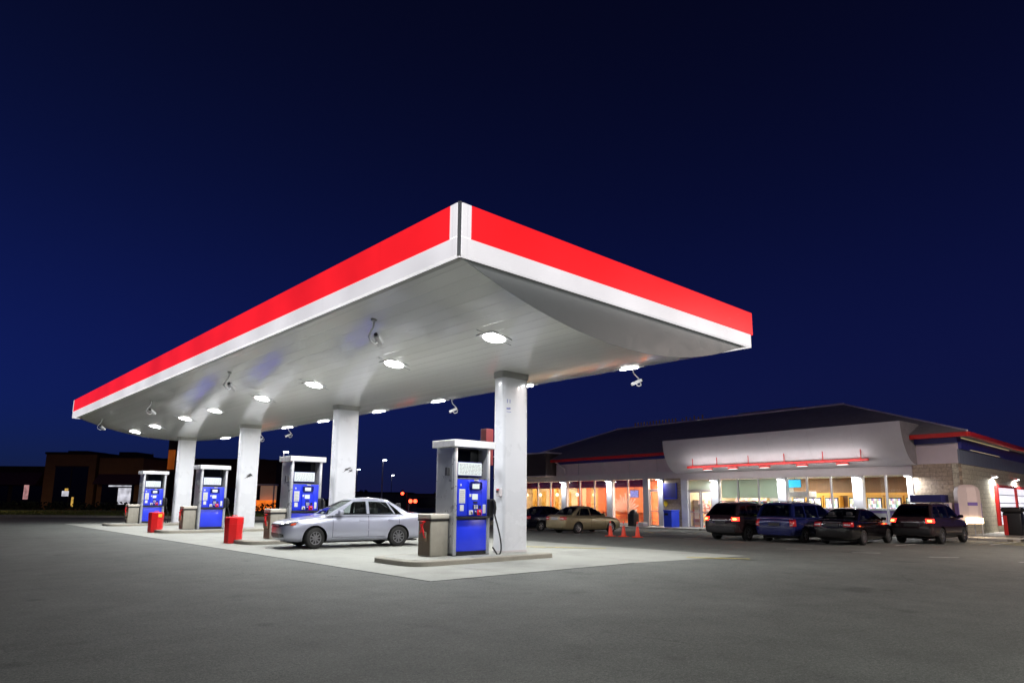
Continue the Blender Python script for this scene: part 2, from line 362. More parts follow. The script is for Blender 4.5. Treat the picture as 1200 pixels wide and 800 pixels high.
M['ceiling_in'] = mat('shop_ceiling', (.60, .60, .58), .8)
M['blind'] = mat('pale_blind', (.60, .66, .60), .8)
_b = M['blind'].node_tree; _t = _b.nodes.new('ShaderNodeBsdfTranslucent'); _t.inputs[0].default_value = (.60, .68, .62, 1); _x = _b.nodes.new('ShaderNodeMixShader'); _x.inputs[0].default_value = .6
_b.links.new(_b.nodes['Principled BSDF'].outputs[0], _x.inputs[1]); _b.links.new(_t.outputs[0], _x.inputs[2]); _b.links.new(_x.outputs[0], _b.nodes['Material Output'].inputs[0])
M['sign_purple'] = mat('sign_purple', (.32, .15, .24), .5)
_b = M['sign_purple'].node_tree; _t = _b.nodes.new('ShaderNodeBsdfTranslucent'); _t.inputs[0].default_value = (.30, .10, .17, 1); _x = _b.nodes.new('ShaderNodeMixShader'); _x.inputs[0].default_value = .6
_b.links.new(_b.nodes['Principled BSDF'].outputs[0], _x.inputs[1]); _b.links.new(_t.outputs[0], _x.inputs[2]); _b.links.new(_x.outputs[0], _b.nodes['Material Output'].inputs[0])
M['goods'] = goods_mat('shelf_goods', .16, .22, 1., .8)
M['goods_red'] = goods_mat('shelf_goods_warm', .17, .22, 1., .75, 0, (-.02, .10))
M['goods_cool'] = goods_mat('cooler_goods', .09, .20, .6, .8, .55)
M['brown'] = mat('plaza_stucco', (.36, .17, .055), .85, var=.15, vscale=1)
M['brown_dark'] = mat('plaza_dark', (.05, .028, .02), .85, var=.2, vscale=1)
M['plazaglass'] = mat('plaza_glass', (.012, .012, .016), .1)
M['awning'] = mat('plaza_awning', (.10, .035, .05), .8)
M['lampwhite'] = emis('street_lamp_glow', (.86, .93, 1.), 16)
M['tail_on'] = emis('tail_lamp_lit', (1., .02, .012), 7)
M['tail_hot'] = emis('tail_lamp_core', (1., .25, .04), 20)
M['tail_off'] = mat('tail_lamp_unlit', (.45, .010, .012), .2, coat=.5)
M['tail_white'] = mat('lamp_clear', (.55, .52, .52), .15, coat=.5)
M['headlamp'] = mat('headlamp_clear', (.13, .14, .17), .08, .3, coat=1)
M['amberlens'] = mat('amber_lens', (.75, .09, .03), .2, coat=.6)
M['carglass'] = glass('car_glass', (.62, .68, .66), .10)
M['back_glass'] = mat('pump_back_glass', (.006, .007, .008), .03, spec=.3)
M['cabin_trim'] = mat('cabin_trim', (.022, .022, .024), .8)
M['seat_cloth'] = mat('seat_cloth', (.045, .045, .05), .9)
M['rim'] = mat('rim_silver', (.50, .50, .52), .3, .9)
M['rim_grey'] = mat('rim_grey', (.16, .16, .17), .45, .5)
M['arch'] = mat('arch_black', (.008, .008, .008), .9)
M['clad'] = mat('grey_cladding', (.016, .015, .016), .55)
M['plate'] = mat('plate_pale', (.42, .42, .44), .5)
M['cone'] = mat('cone_orange', (.90, .055, .015), .45, var=.05)
M['cone_band'] = mat('cone_grey_band', (.42, .35, .35), .5)
M['binblue'] = mat('bin_blue', (.018, .06, .72), .35, var=.06)
M['navy'] = mat('navy_board', (.018, .018, .14), .5, var=.06)
M['kiosk'] = mat('kiosk_pale', (.76, .62, .58), .5, var=.04)
M['kiosk_glow'] = emis('kiosk_glow', (1., .78, .48), 9)
M['kiosk_purple'] = mat('kiosk_purple', (.20, .13, .42), .5)
M['windowlit'] = emis('lit_window', (.90, .90, 1.), .95, .1)
M['frame_red'] = mat('frame_red', (.60, .02, .02), .4, var=.05)
M['blue_screen'] = emis('blue_screen', (.05, .55, .85), 1.2)
M['tv'] = emis('tv_screen', (.35, .38, 1.), 1.4, .4, 6)
M['ember'] = emis('orange_sign_glow', (1., .20, .02), .9, .4, 2)
M['redsign'] = mat('red_sign_box', (.13, .012, .014), .5, var=.08)
def paint(name, col, metal=.55, rough=.28): return mat(name, col, rough, metal, coat=.8)
M['p_silver'] = paint('paint_silver', (.40, .41, .50), .5, .30)
M['p_tan'] = paint('paint_champagne', (.42, .35, .20), .5)
M['p_darkred'] = paint('paint_dark_maroon', (.036, .020, .022), .25, .18)
M['p_blue'] = paint('paint_navy', (.014, .020, .11), .2, .18)
M['p_black'] = paint('paint_black', (.006, .005, .006), .2, .16)
M['p_ink'] = paint('paint_ink', (.007, .007, .020), .2, .18)
M['p_white'] = paint('paint_pearl', (.62, .58, .68), .1)

# ------------------------------------------------------------ camera / frame
YAW, PITCH, ROLL, FPX = rad(42.47), rad(9.73), rad(.42), 786.7
EYE = Vector((0, 0, 1.4))
fw = Vector((math.sin(YAW) * math.cos(PITCH), math.cos(YAW) * math.cos(PITCH), math.sin(PITCH)))
rt = Vector((math.cos(YAW), -math.sin(YAW), 0)); up = rt.cross(fw)
rt2 = rt * math.cos(ROLL) + up * math.sin(ROLL); up2 = up * math.cos(ROLL) - rt * math.sin(ROLL)
cam = bpy.data.cameras.new('camera'); co = bpy.data.objects.new('camera', cam); COL.objects.link(co)
co.matrix_world = Matrix(((rt2.x, up2.x, -fw.x, EYE.x), (rt2.y, up2.y, -fw.y, EYE.y), (rt2.z, up2.z, -fw.z, EYE.z), (0, 0, 0, 1)))
cam.sensor_width = 36; cam.lens = 36 * FPX / 1200; cam.shift_y = 52 / 1200
cam.clip_end = 3000; cam.clip_start = .1
S.camera = co
def cl(x, a=0., b=1.): return max(a, min(b, x))
def gz(x, y): return -.25 * cl((x - 13) / 15) - .012 * cl(y - 12, 0, 25) * cl((x - 24) / 12)
H0 = Vector((math.sin(YAW), math.cos(YAW), 0)); R0 = Vector((math.cos(YAW), -math.sin(YAW), 0))
def W(depth, lat, z=0): return H0 * depth + R0 * lat + Vector((0, 0, z))     # the far side of the road runs square to this heading

# -------------------------------------------------------------------- ground
def sheet(name, xs, ys, dz, m, kind='structure'):
    mb = MB(); n = len(ys)
    mb.add([(x, y, gz(x, y) + dz) for x in xs for y in ys], [(i * n + j, (i + 1) * n + j, (i + 1) * n + j + 1, i * n + j + 1) for i in range(len(xs) - 1) for j in range(n - 1)])
    o = mb.build(name, m, kind=kind)
    for p in o.data.polygons:
        if p.normal.z < 0: o.data.flip_normals(); break
    return o
GX = [-900, -80, 0, 7.2, 13, 16, 18, 20, 22, 24, 26, 28, 30, 32, 34, 36, 40, 44, 48, 60, 150, 1200]
GY = [-900, -60, 0, 9.96, 12, 14, 16, 18, 20, 22, 24, 26, 28, 30, 32, 34, 37, 41, 44, 60, 150, 1400]
sheet('ground', GX, GY, 0, M['asphalt'])
sheet('concrete_pad', [7.2, 13, 16, 18.2], [9.96, 12, 20, 30, 44], .004, M['pad'])
mb = MB()
mb.box(7.18, 7.2 + .012, 9.94, 44, -.02, .0055); mb.box(7.2, 13, 9.935, 9.96, -.02, .0055)
mb.build('pavement_joint', M['joint'], kind='structure')
def stripe(p, q, w, m, name='painted_line', dz=.014):
    p = Vector(p).to_2d(); q = Vector(q).to_2d(); d = (q - p); nrm = Vector((-d.y, d.x)).normalized() * w / 2
    k = max(1, int(d.length / 2)); mb = MB(); vs = []
    for i in range(k + 1):
        c = p + d * i / k
        for s in (-1, 1): vs.append((c.x + nrm.x * s, c.y + nrm.y * s, gz(c.x, c.y) + dz))
    mb.add(vs, [(2 * i, 2 * i + 1, 2 * i + 3, 2 * i + 2) for i in range(k)])
    return mb.build(name, m, kind='structure')
stripe((15.2, 15.95), (17.0, 14.1), .16, M['line_yellow']); stripe((15.8, 10.35), (17.0, 9.2), .16, M['line_yellow'])
# grass verge beyond the lot, square to the road
TILT = -YAW
def far_box(name, d0, d1, l0, l1, z0, z1, m, kind=None, parent=None):
    mb = MB(); mb.box(l0, l1, d0, d1, z0, z1, Matrix.Rotation(TILT, 4, 'Z'))
    return mb.build(name, m, parent, kind=kind)
far_box('grass_verge', 50.3, 74, -60, -12.6, -.1, .13, M['grass'], 'structure')
far_box('verge_kerb', 50, 50.3, -60, -12.6, -.1, .15, M['kerb'], 'structure')
tuft = MB()
for i in range(5200):
    d = 50.4 + 13 * random.random() ** 1.6; l = -45 + 32 * random.random(); c = W(d, l, .12); a = random.random() * PI; h = .07 + .12 * random.random(); w = .03 + .03 * random.random()
    dx, dy = math.cos(a) * w, math.sin(a) * w; ex, ey = random.uniform(-.05, .05), random.uniform(-.05, .05)
    tuft.add([(c.x - dx, c.y - dy, c.z), (c.x + dx, c.y + dy, c.z), (c.x + ex, c.y + ey, c.z + h)], [(0, 1, 2)])
tag(tuft.build('grass_blades', M['grass']), 'rough grass along the kerb on the far left', 'grass', kind='stuff')

# ------------------------------------------------------------------ canopy
CX0, CX1, CY0, CY1, ZB, ZT = 6.84, 17.22, 8.88, 42.8, 5.65, 6.63
CXM = (CX0 + CX1) / 2; HALF = (CX1 - CX0) / 2 - .28; SAG = .90
def soffit_z(x): return ZB + .02 - SAG * (1 - ((x - CXM) / HALF) ** 2)
canopy = thing('station_canopy', 'wide fuel canopy with glowing red and white fascia and bulging white soffit', 'canopy', (CXM, (CY0 + CY1) / 2, 0))
OFF = Matrix.Translation((-CXM, -(CY0 + CY1) / 2, 0))
def cpart(mb, name, m, smooth=None):
    mb.v = [tuple(OFF @ Vector(p)) for p in mb.v]; return mb.build(name, m, canopy, smooth)
zr = ZB + .34
EC = .21            # white upright at each corner
for nm in ('red', 'white'):
    t = .12
    def strip(a, b, z0, z1, side):
        mb = MB()
        if side == 'L': mb.rbox(CX0, CX0 + t, a, b, z0, z1, .012)
        if side == 'R': mb.rbox(CX1 - t, CX1, a, b, z0, z1, .012)
        if side == 'N': mb.rbox(a, b, CY0, CY0 + t, z0, z1, .012)
        if side == 'F': mb.rbox(a, b, CY1 - t, CY1, z0, z1, .012)
        cpart(mb, 'red_fascia' if nm == 'red' else 'white_fascia', M['fascia_' + nm])
    if nm == 'red':
        for sd in 'LR':
            strip(CY0 + .07 + EC + .01, CY1 - .07 - .10, zr + .003, ZT, sd)
        strip(CX0 + .07 + EC + .01, CX1 - .01, zr + .003, ZT, 'N'); strip(CX0 + .3, CX1 - .3, zr + .003, ZT, 'F')
    else:
        for sd in 'LR':
            strip(CY0 + .07, CY1 - .07, ZB, zr, sd); strip(CY0 + .07, CY0 + .07 + EC, zr + .003, ZT, sd); strip(CY1 - .16, CY1 - .0, zr + .003, ZT, sd)
        strip(CX0 + .07, CX1 - .13, ZB, zr, 'N'); strip(CX0 + .13, CX1 - .13, ZB, zr, 'F')
        strip(CX0 + .07, CX0 + .07 + EC, zr + .003, ZT, 'N')
mb = MB(); q = .048
mb.prism([(CX0 + .0, CY0 + q), (CX0 + q, CY0 + .0), (CX0 + q + .06, CY0 + .06), (CX0 + .06, CY0 + q + .06)], ZB - .005, ZT + .012)
cpart(mb, 'corner_trim', mat('corner_grey', (.85, .85, .86), .5))
mb = MB()
mb.box(CX0 + .13, CX1 - .13, CY0 + .13, CY1 - .13, ZT - .12, ZT - .06); cpart(mb, 'roof_deck', M['roof'])
t0 = .12; t1 = .36
for bx in ((CX0 + t0, CX0 + t1, CY0 + t0, CY1 - t0), (CX1 - t1, CX1 - t0, CY0 + t0, CY1 - t0), (CX0 + t1, CX1 - t1, CY0 + t0, CY0 + .22), (CX0 + t1, CX1 - t1, CY1 - .22, CY1 - t0)):
    mb = MB(); mb.box(*bx, ZB + .02, ZB + .06); cpart(mb, 'soffit_edge', M['soffit_edge'])
mb = MB(); N_ = 96; rows = []
for i in range(N_ + 1):
    x = CXM - HALF + 2 * HALF * i / N_; z = soffit_z(x)
    rows.append([(x, CY0 + .22, z), (x, CY1 - .22, z)])
mb.loft(rows, closed=False, cap=False); cpart(mb, 'soffit', M['soffit'], 40)
for yy in (CY0 + .20, CY1 - .22):
    mb = MB()
    pts = [(CXM - HALF + 2 * HALF * i / 60, soffit_z(CXM - HALF + 2 * HALF * i / 60)) for i in range(61)]
    mb.extrude(pts, 1, yy, yy + .02); cpart(mb, 'end_panel', M['endpanel'])
# recessed lights
LX = (9.56, 14.42); LY = [11.05, 15.12, 19.75, 23.83, 28.65, 32.49, 37.19, 41.0]
def make_light():
    t = thing('canopy_light', '', 'ceiling light', group='square downlights in the canopy soffit')
    mb = MB(); mb.rbox(-.29, .29, -.29, .29, -.014, .02, .005); mb.build('housing', M['white'], t)
    mb = MB()
    prof = [(.252, -.013), (.25, -.028), (.235, -.036), (.0001, -.038)]
    mb.lathe(prof, 20); mb.build('lens', M['lens'], t, 60)
    for a_, b_ in ((-.52, -.312), (.312, .52)): mb = MB(); mb.box(a_, b_, -.008, .008, -.010, .0); mb.build('bracket', M['grey_trim'], t)
    lamp('downlight', 'AREA', (0, 0, -.042), 205, (.98, .99, 1.), .48, parent=t)
    return t
ordn = ['nearest', 'second', 'third', 'fourth', 'fifth', 'sixth', 'seventh', 'farthest']
L0 = None
for r, lx in enumerate(LX):
    for k, ly in enumerate(LY):
        sl = 2 * SAG * (lx - CXM) / HALF ** 2
        loc = (lx, ly, soffit_z(lx) + .0)
        lab = ('%s of the glowing square downlights in the soffit row nearer the %s' % (ordn[k], 'forecourt edge' if r == 0 else 'store'))
        if L0 is None: L0 = make_light(); o = L0; o.location = loc
        else: o = dup(L0, loc)
        o['label'] = lab; o.rotation_euler = (0, -math.atan(sl), 0)
# security cameras on gooseneck arms
COLY = [13.12, 22.05, 30.95, 39.95]
def make_cam(side):
    t = thing('security_camera', '', 'camera', group='security cameras hung under the canopy')
    mb = MB(); mb.lathe([(.07, .02), (.07, -.03), (.03, -.04)], 12); mb.build('ceiling_mount', M['soffit_edge'], t, 40)
    s = side; pts = [(0, 0, -.02), (.0, 0, -.10), (.03 * s, -.02, -.20), (.14 * s, -.10, -.34), (.20 * s, -.14, -.46), (.16 * s, -.16, -.56), (.05 * s, -.15, -.60), (-.02 * s, -.14, -.55)]
    mb = MB(); mb.tube(pts, .020, 8); mb.build('gooseneck_arm', M['white'], t, 60)
    mb = MB()
    mb.rbox(-.07, .07, -.20, .14, -.05, .05, .02, 2, Matrix.Translation((-.06 * s, -.14, -.50)) @ Matrix.Rotation(.9 * s, 4, 'Z') @ Matrix.Rotation(rad(-25), 4, 'X'))
    h = mb.build('camera_body', M['white'], t, 50)
    mb = MB(); Q = Matrix.Translation((-.06 * s, -.14, -.50)) @ Matrix.Rotation(.9 * s, 4, 'Z') @ Matrix.Rotation(rad(-25), 4, 'X')
    mb.cyl(Q @ Vector((0, -.20, 0)), Q @ Vector((0, -.235, 0)), .04, n=12); mb.build('camera_lens', M['black'], h)
    return t
for r, xx in enumerate((7.72, 16.3)):
    c0 = None
    for k, yy in enumerate(COLY):
        if r == 1: yy = [12.35, 21.4, 36.6, 40.5][k]
        loc = (xx, yy, soffit_z(xx) + .0)
        if c0 is None: c0 = make_cam(1 if r else -1); o = c0; o.location = loc
        else: o = dup(c0, loc)
        o['label'] = '%s of the security cameras on curved arms along the canopy edge nearer the %s' % (['nearest', 'second', 'third', 'farthest'][k], 'store' if r else 'forecourt')

# ------------------------------------------------------------------ columns
def column_label(k): return ['nearest white canopy column beside the fuel dispenser with the black hose', 'second nearest white canopy column with a dark scuff behind the silver sedan', 'third white canopy column with a dark scuff behind the nearer red bin', 'farthest white canopy column beside the last fuel dispenser'][k]
def rrect(x0, x1, y0, y1, r, seg=4):
    out = []
    for cx, cy, a0 in ((x1 - r, y1 - r, 0), (x0 + r, y1 - r, 90), (x0 + r, y0 + r, 180), (x1 - r, y0 + r, 270)):
        for i in range(seg + 1):
            a = rad(a0 + 90 * i / seg); out.append((cx + r * math.cos(a), cy + r * math.sin(a)))
    return out
CW, CD = .43, .22
c0 = None
for k, yy in enumerate(COLY):
    xx = 11.98; zt = soffit_z(xx) + .02
    if c0 is None:
        c0 = thing('canopy_column', column_label(0), 'column', (xx, yy, 0), 0, 'white columns carrying the canopy'); o = c0
        mb = MB(); mb.prism(rrect(-CW, CW, -CD, CD, .09), .06, zt - .17); mb.build('shaft', M['column'], c0, 35)
        mb = MB(); mb.prism(rrect(-CW - .03, CW + .03, -CD - .03, CD + .03, .10), zt - .18, zt + .05); mb.build('capital', M['soffit_edge'], c0, 35)
        mb = MB(); mb.prism(rrect(-CW - .015, CW + .015, -CD - .015, CD + .015, .10), .05, .17); mb.build('base_collar', M['header'], c0, 35)
    else:
        o = dup(c0, (xx, yy, 0), label=column_label(k))
        if k in (1, 2):        # worn mark on the face
            mb = MB(); rg = random.Random(k)
            cx, cz = (.08, 2.45) if k == 1 else (.02, 2.42)
            for i in range(17):
                a = rg.uniform(-.5, .6); l = rg.uniform(.04, .15); x = cx + rg.uniform(-.13, .11); z = cz + rg.uniform(-.06, .07)
                mb.add([(x - l, -CD - .004, z - l * a), (x + l, -CD - .004, z + l * a), (x + l * .6, -CD - .004, z + l * a + .035 * rg.random())], [(0, 1, 2)])
            mb.build('scuff_mark', M['steel_dark'], o)
mb = MB()      # faint blue stencil bars and an emergency stop on the near column
for i, (x, z, w, h) in enumerate([(-.33, 3.98, .012, .10), (-.24, 3.98, .012, .10), (-.31, 3.78, .05, .05), (-.25, 3.79, .03, .05), (-.28, 3.70, .08, .015)]):
    mb.box(x - w, x + w, -CD - .004, -CD - .001, z - h / 2, z + h / 2)
mb.build('blue_stencil', mat('stencil_blue', (.25, .27, .55), .6), c0)
es = thing('emergency_switch', 'small grey emergency switch box with red sticker on the nearest column', 'switch', (11.98 - CW - .05, COLY[0] - .10, 1.62))
mb = MB(); mb.rbox(-.05, .045, -.07, .07, -.10, .10, .012); mb.build('switch_box', M['header'], es)
mb = MB(); mb.cyl((-.05, 0, .02), (-.085, 0, .02), .03); mb.build('push_knob', M['steel_dark'], es)
mb = MB(); mb.box(-.056, -.052, -.05, .05, .055, .085); mb.build('red_sticker', M['red'], es)

# --------------------------------------------------- islands, pumps, bins
def make_island():
    o = thing('pump_island', '', 'kerb island', (8.72, 0, 0), 0, 'raised concrete pump islands')
    poly = [(.0, .0)]
    L_, w = 4.25, 1.95
    poly = []
    for cx, cy, a0 in ((L_ - .12, w - .12, 0), (.5, w - .5, 90), (.5, .5, 180), (L_ - .12, .12, 270)):
        r = .12 if cx > 2 else .5
        for i in range(9):
            a = rad(a0 + 90 * i / 8); poly.append((cx + r * math.cos(a), cy + r * math.sin(a)))
    mb = MB()
    def off(d): 
        c = Vector((L_ / 2, w / 2)); return [(p[0] + (-d if p[0] > c.x else d), p[1] + (-d if p[1] > c.y else d)) for p in poly]
    mb.loft([[(x, y, -.12) for x, y in poly], [(x, y, .105) for x, y in poly], [(x, y, .125) for x, y in off(.02)]]); mb.build('kerb', M['kerb'], o, 40)
    mb = MB(); mb.prism(off(.16), .10, .129); mb.build('island_top', M['pad'], o)
    return o
def make_pump():
    """fuel dispenser, front faces -Y; origin on the island top, centre"""
    t = thing('fuel_dispenser', '', 'fuel pump', group='blue and silver fuel dispensers on the islands')
    w, d, h = .59, .36, 2.66
    mb = MB(); mb.box(-w, w, -d, d, 0, .07); mb.build('plinth', M['black'], t)
    for s in (-1, 1):
        mb = MB(); x0, x1 = (s * w, s * (w - .11)) if s < 0 else (s * (w - .11), s * w)
        mb.rbox(min(x0, x1), max(x0, x1), -d - .02, d + .02, .01, h, .025, 3)
        p = mb.build('side_post', M['steel'], t, 40)
        mb = MB(); xe = s * (w + .002); mb.box(min(xe, xe + .008 * s), max(xe, xe + .008 * s), -d + .05, d - .05, .3, h - .15); mb.build('side_panel', M['steel'], p)
    mb = MB(); mb.rbox(-w - .08, w + .08, -d - .12, d + .12, h, h + .18, .010, 1); mb.build('top_canopy', M['white'], t)
    mb = MB(); mb.rbox(-w + .112, w - .112, -d + .03, d - .03, .07, 1.90, .01); core = mb.build('cabinet', M['steel_dark'], t)
    mb = MB(); mb.rbox(-w + .113, w - .113, -d - .012, -d + .05, .10, .86, .015); mb.build('lower_panel', M['blue'], t, 40)
    mb = MB(); mb.rbox(-w + .10, w - .08, -d - .10, -d + .05, .90, .945, .012); mb.build('shelf_lip', M['black'], t, 40)
    mb = MB(); mb.rbox(-w + .113, w - .113, -d - .03, -d + .05, .95, 1.86, .02)
    mb.rbox(-.17, .26, -d - .075, -d - .02, .97, 1.84, .04, 3); face = mb.build('control_panel', M['blue'], t, 40)
    F = -d - .077
    def plate(name, m, x0, x1, z0, z1, f=F, th=.014, par=face, r=.004):
        mb = MB(); mb.rbox(x0, x1, f - th, f + .004, z0, z1, r, 1); return mb.build(name, m, par)
    # hooded display
    mb = MB(); mb.rbox(-.15, .24, F - .03, F + .01, 1.60, 1.80, .05, 3); mb.build('display_hood', M['blue_dark'], face, 50)
    plate('display', M['screen'], -.08, .14, 1.63, 1.75, F - .032); plate('name_tab', M['paper'], .0, .14, 1.825, 1.855, F)
    plate('card_screen', M['screen'], -.06, .12, 1.36, 1.50); plate('keypad', M['blue_dark'], -.03, .14, 1.12, 1.24)
    mb = MB()
    for i in range(3):
        for j in range(3): mb.box(-.005 + i * .045, .025 + i * .045, F - .022, F - .012, 1.135 + j * .034, 1.158 + j * .034)
    mb.build('keypad_key', M['paper'], face)
    plate('receipt_slot', M['black'], -.02, .11, 1.27, 1.31); plate('card_reader', M['black'], .17, .23, 1.14, 1.22)
    plate('round_tag', M['paper'], -.15, -.09, 1.43, 1.50)
    plate('grade_card', M['paper'], -.155, -.03, .985, 1.10); plate('grade_card', M['blue_dark'], .0, .085, .985, 1.09); plate('grade_card', M['red'], .11, .25, .975, 1.115)
    for x in (-.09, .043, .18):
        mb = MB(); mb.tube([(x, F - .02, 1.05), (x, F - .05, 1.02), (x + .01, F - .04, .985)], .018, 6); mb.build('lift_lever', M['black'] if x > 0 else M['steel_dark'], face, 60)
        plate('price_button', M['paper'], x - .02, x + .02, 1.06, 1.09, F - .014)
    f2 = -d - .031
    pc = plate('price_card', M['paper'], -.44, -.25, 1.27, 1.62, f2)
    mb = MB()
    for i in range(6): mb.box(-.42, -.27 - .03 * (i % 2), f2 - .017, f2 - .0142, 1.30 + i * .05, 1.315 + i * .05)
    mb.build('printed_line', M['print'], pc)
    plate('notice_card', M['paper'], -.41, -.29, 1.08, 1.23, f2); plate('side_card', M['paper'], .33, .42, 1.02, 1.24, f2); plate('logo_tab', M['paper'], -.41, -.37, 1.69, 1.75, f2)
    # upper sign with open gap above
    mb = MB(); mb.rbox(-w + .115, .33, -d + .02, -d + .10, 1.93, 2.30, .01); sg = mb.build('sign_box', M['blue_dark'], t)
    mb = MB(); mb.rbox(-w + .145, .31, -d + .002, -d + .03, 1.965, 2.28, .006); sf = mb.build('sign_face', M['screen'], sg)
    mb = MB()
    for i in range(8):
        z = 2.0 + i * .033
        x = -w + .18
        while x < .26:
            l = random.uniform(.03, .11); mb.box(x, min(x + l, .28), -d - .003, -d + .001, z, z + .012); x += l + .025
    mb.build('printed_line', M['print'], sf)
    mb = MB(); mb.box(-w + .112, w - .112, -.02, .02, 1.90, h); mb.build('back_glass', M['back_glass'], t)
    # nozzle and hose on the right
    mb = MB(); mb.rbox(w - .10, w + .03, -d - .10, -d + .06, .93, 1.38, .02); bt = mb.build('nozzle_boot', M['black'], t, 40)
    mb = MB(); mb.tube([(w + .0, -d - .12, 1.36), (w + .03, -d - .15, 1.30), (w + .045, -d - .16, 1.16), (w + .03, -d - .15, 1.0)], .040, 8)
    mb.tube([(w + .03, -d - .13, 1.34), (w + .09, -d - .13, 1.28), (w + .10, -d - .14, 1.12), (w + .05, -d - .15, 1.03)], .014, 6); mb.build('nozzle', M['black'], bt, 60)
    mb = MB(); pts = []
    for i in range(25):
        u = i / 24
        pts.append((w + .04 + .16 * math.sin(u * PI) - .10 * max(0, u - .62) , -d - .15 - .10 * math.sin(u * PI) + .02 * u, 1.0 - 1.02 * math.sin(u * PI * .62) if u < .8 else 1.0 - 1.02 * math.sin(.8 * PI * .62) + (u - .8) * 1.0))
    mb.tube(pts, .019, 8); mb.build('hose', M['rubber'], t, 60)
    mb = MB(); mb.box(-w - .095, -w - .012, -.2, -.12, 1.95, 2.15); mb.build('side_bracket', M['steel_dark'], t)
    return t
def make_bin():
    t = thing('waste_bin', '', 'waste bin', group='beige forecourt bins with window squeegees')
    mb = MB(); mb.rbox(-.27, .27, -.27, .27, 0, .86, .03, 3); mb.rbox(-.02, .27, -.272, .272, .0, .86, .02); b = mb.build('body', M['bin'], t, 40)
    mb = MB(); mb.rbox(-.285, .29, -.285, .285, .865, .905, .012); mb.box(-.28, .28, -.28, .28, .855, .87); mb.build('dark_band', M['black'], t, 40)
    mb = MB(); mb.rbox(-.29, .295, -.29, .29, .905, 1.03, .03, 3); mb.build('lid', M['bin_lid'], t, 40)
    mb = MB(); mb.box(-.275, -.268, -.24, .24, .03, .84); mb.build('side_recess', M['bin_side'], t)
    mb = MB(); mb.rbox(-.35, -.276, -.14, .14, .36, .60, .02); mb.build('wash_bucket', M['bin_side'], t, 40)
    mb = MB(); mb.cyl((-.34, .06, .55), (-.33, -.04, .84), .022); mb.rbox(-.37, -.30, -.09, .04, .82, .86, .01); mb.cyl((-.33, -.12, .45), (-.36, .02, .78), .028); mb.build('squeegee', M['red'], t, 50)
    return t
ilab = ['nearest raised concrete island under the dispenser with the black hose', 'second raised concrete island behind the silver sedan', 'third raised concrete island beside the nearer red bin', 'farthest raised concrete island beside the farther red bin']
plab = ['nearest blue and silver fuel dispenser beside the nearest white column', 'second blue and silver fuel dispenser behind the silver sedan', 'third blue fuel dispenser between two white columns past the nearer red bin', 'farthest blue fuel dispenser at the left end of the station']
blab = ['beige waste bin beside the nearest fuel dispenser', 'beige waste bin in front of the silver sedan nose', 'beige waste bin beside the third fuel dispenser', 'farthest beige waste bin at the left end of the station']
isl = pump = wb = None
DY = COLY
for k in range(4):
    y0 = DY[k] - .98
    if isl is None: isl = make_island(); o = isl
    else: o = dup(isl, (8.35, y0, 0))
    o.location = (8.35, y0, -.006); o['label'] = ilab[k]
    if pump is None: pump = make_pump(); o = pump
    else: o = dup(pump, (0, 0, 0))
    o.location = (10.44, DY[k] + .04, .124); o.scale = (.96,) * 3; o['label'] = plab[k]
    if wb is None: wb = make_bin(); o = wb
    else: o = dup(wb, (0, 0, 0))
    o.location = (9.59, DY[k] + .08, .124); o.scale = (.94,) * 3; o['label'] = blab[k]
# red octagonal bins
def red_bin(loc, lab, sticker):
    t = thing('red_bin', lab, 'bin', loc, rad(18), 'red forecourt bins')
    oct_ = lambda r: [(r * math.cos(rad(45 * i + 22.5)), r * math.sin(rad(45 * i + 22.5))) for i in range(8)]
    mb = MB(); mb.loft([[(x, y, 0) for x, y in oct_(.285)], [(x, y, .60) for x, y in oct_(.295)]]); mb.build('body', M['red'], t)
    mb = MB(); mb.loft([[(x, y, .602) for x, y in oct_(.305)], [(x, y, .80) for x, y in oct_(.30)], [(x, y, .83) for x, y in oct_(.26)]]); l = mb.build('lid', M['red'], t)
    mb = MB(); mb.tube([(-.1, 0, .82), (-.09, 0, .87), (.09, 0, .87), (.1, 0, .82)], .013, 6); mb.build('lid_handle', M['red'], l, 60)
    if sticker:
        mb = MB(); mb.box(-.09, .09, -.293, -.283, .63, .76, Matrix.Rotation(rad(-18), 4, 'Z') @ Matrix.Translation((.06, 0, 0))); mb.build('yellow_sticker', M['yellow'], t)
    return t
red_bin((8.42, 22.55, .005), 'nearer plain red octagonal bin on the concrete in front of the silver sedan', False)
red_bin((8.45, 31.4, .005), 'farther red octagonal bin with a yellow sticker on its lid', True)
# red sign box fixed behind the near column, orange sign far left
rs = thing('red_sign_box', 'dark red sign box showing behind the nearest white column', 'sign', (14.2, 16.7, -.02))
mb = MB(); mb.rbox(-.16, .16, -.14, .14, 2.55, 3.74, .02); mb.build('sign_box', M['redsign'], rs)
mb = MB(); mb.cyl((0.03, 0, .02), (.03, 0, 2.56), .05); mb.build('post', M['grey_trim'], rs)

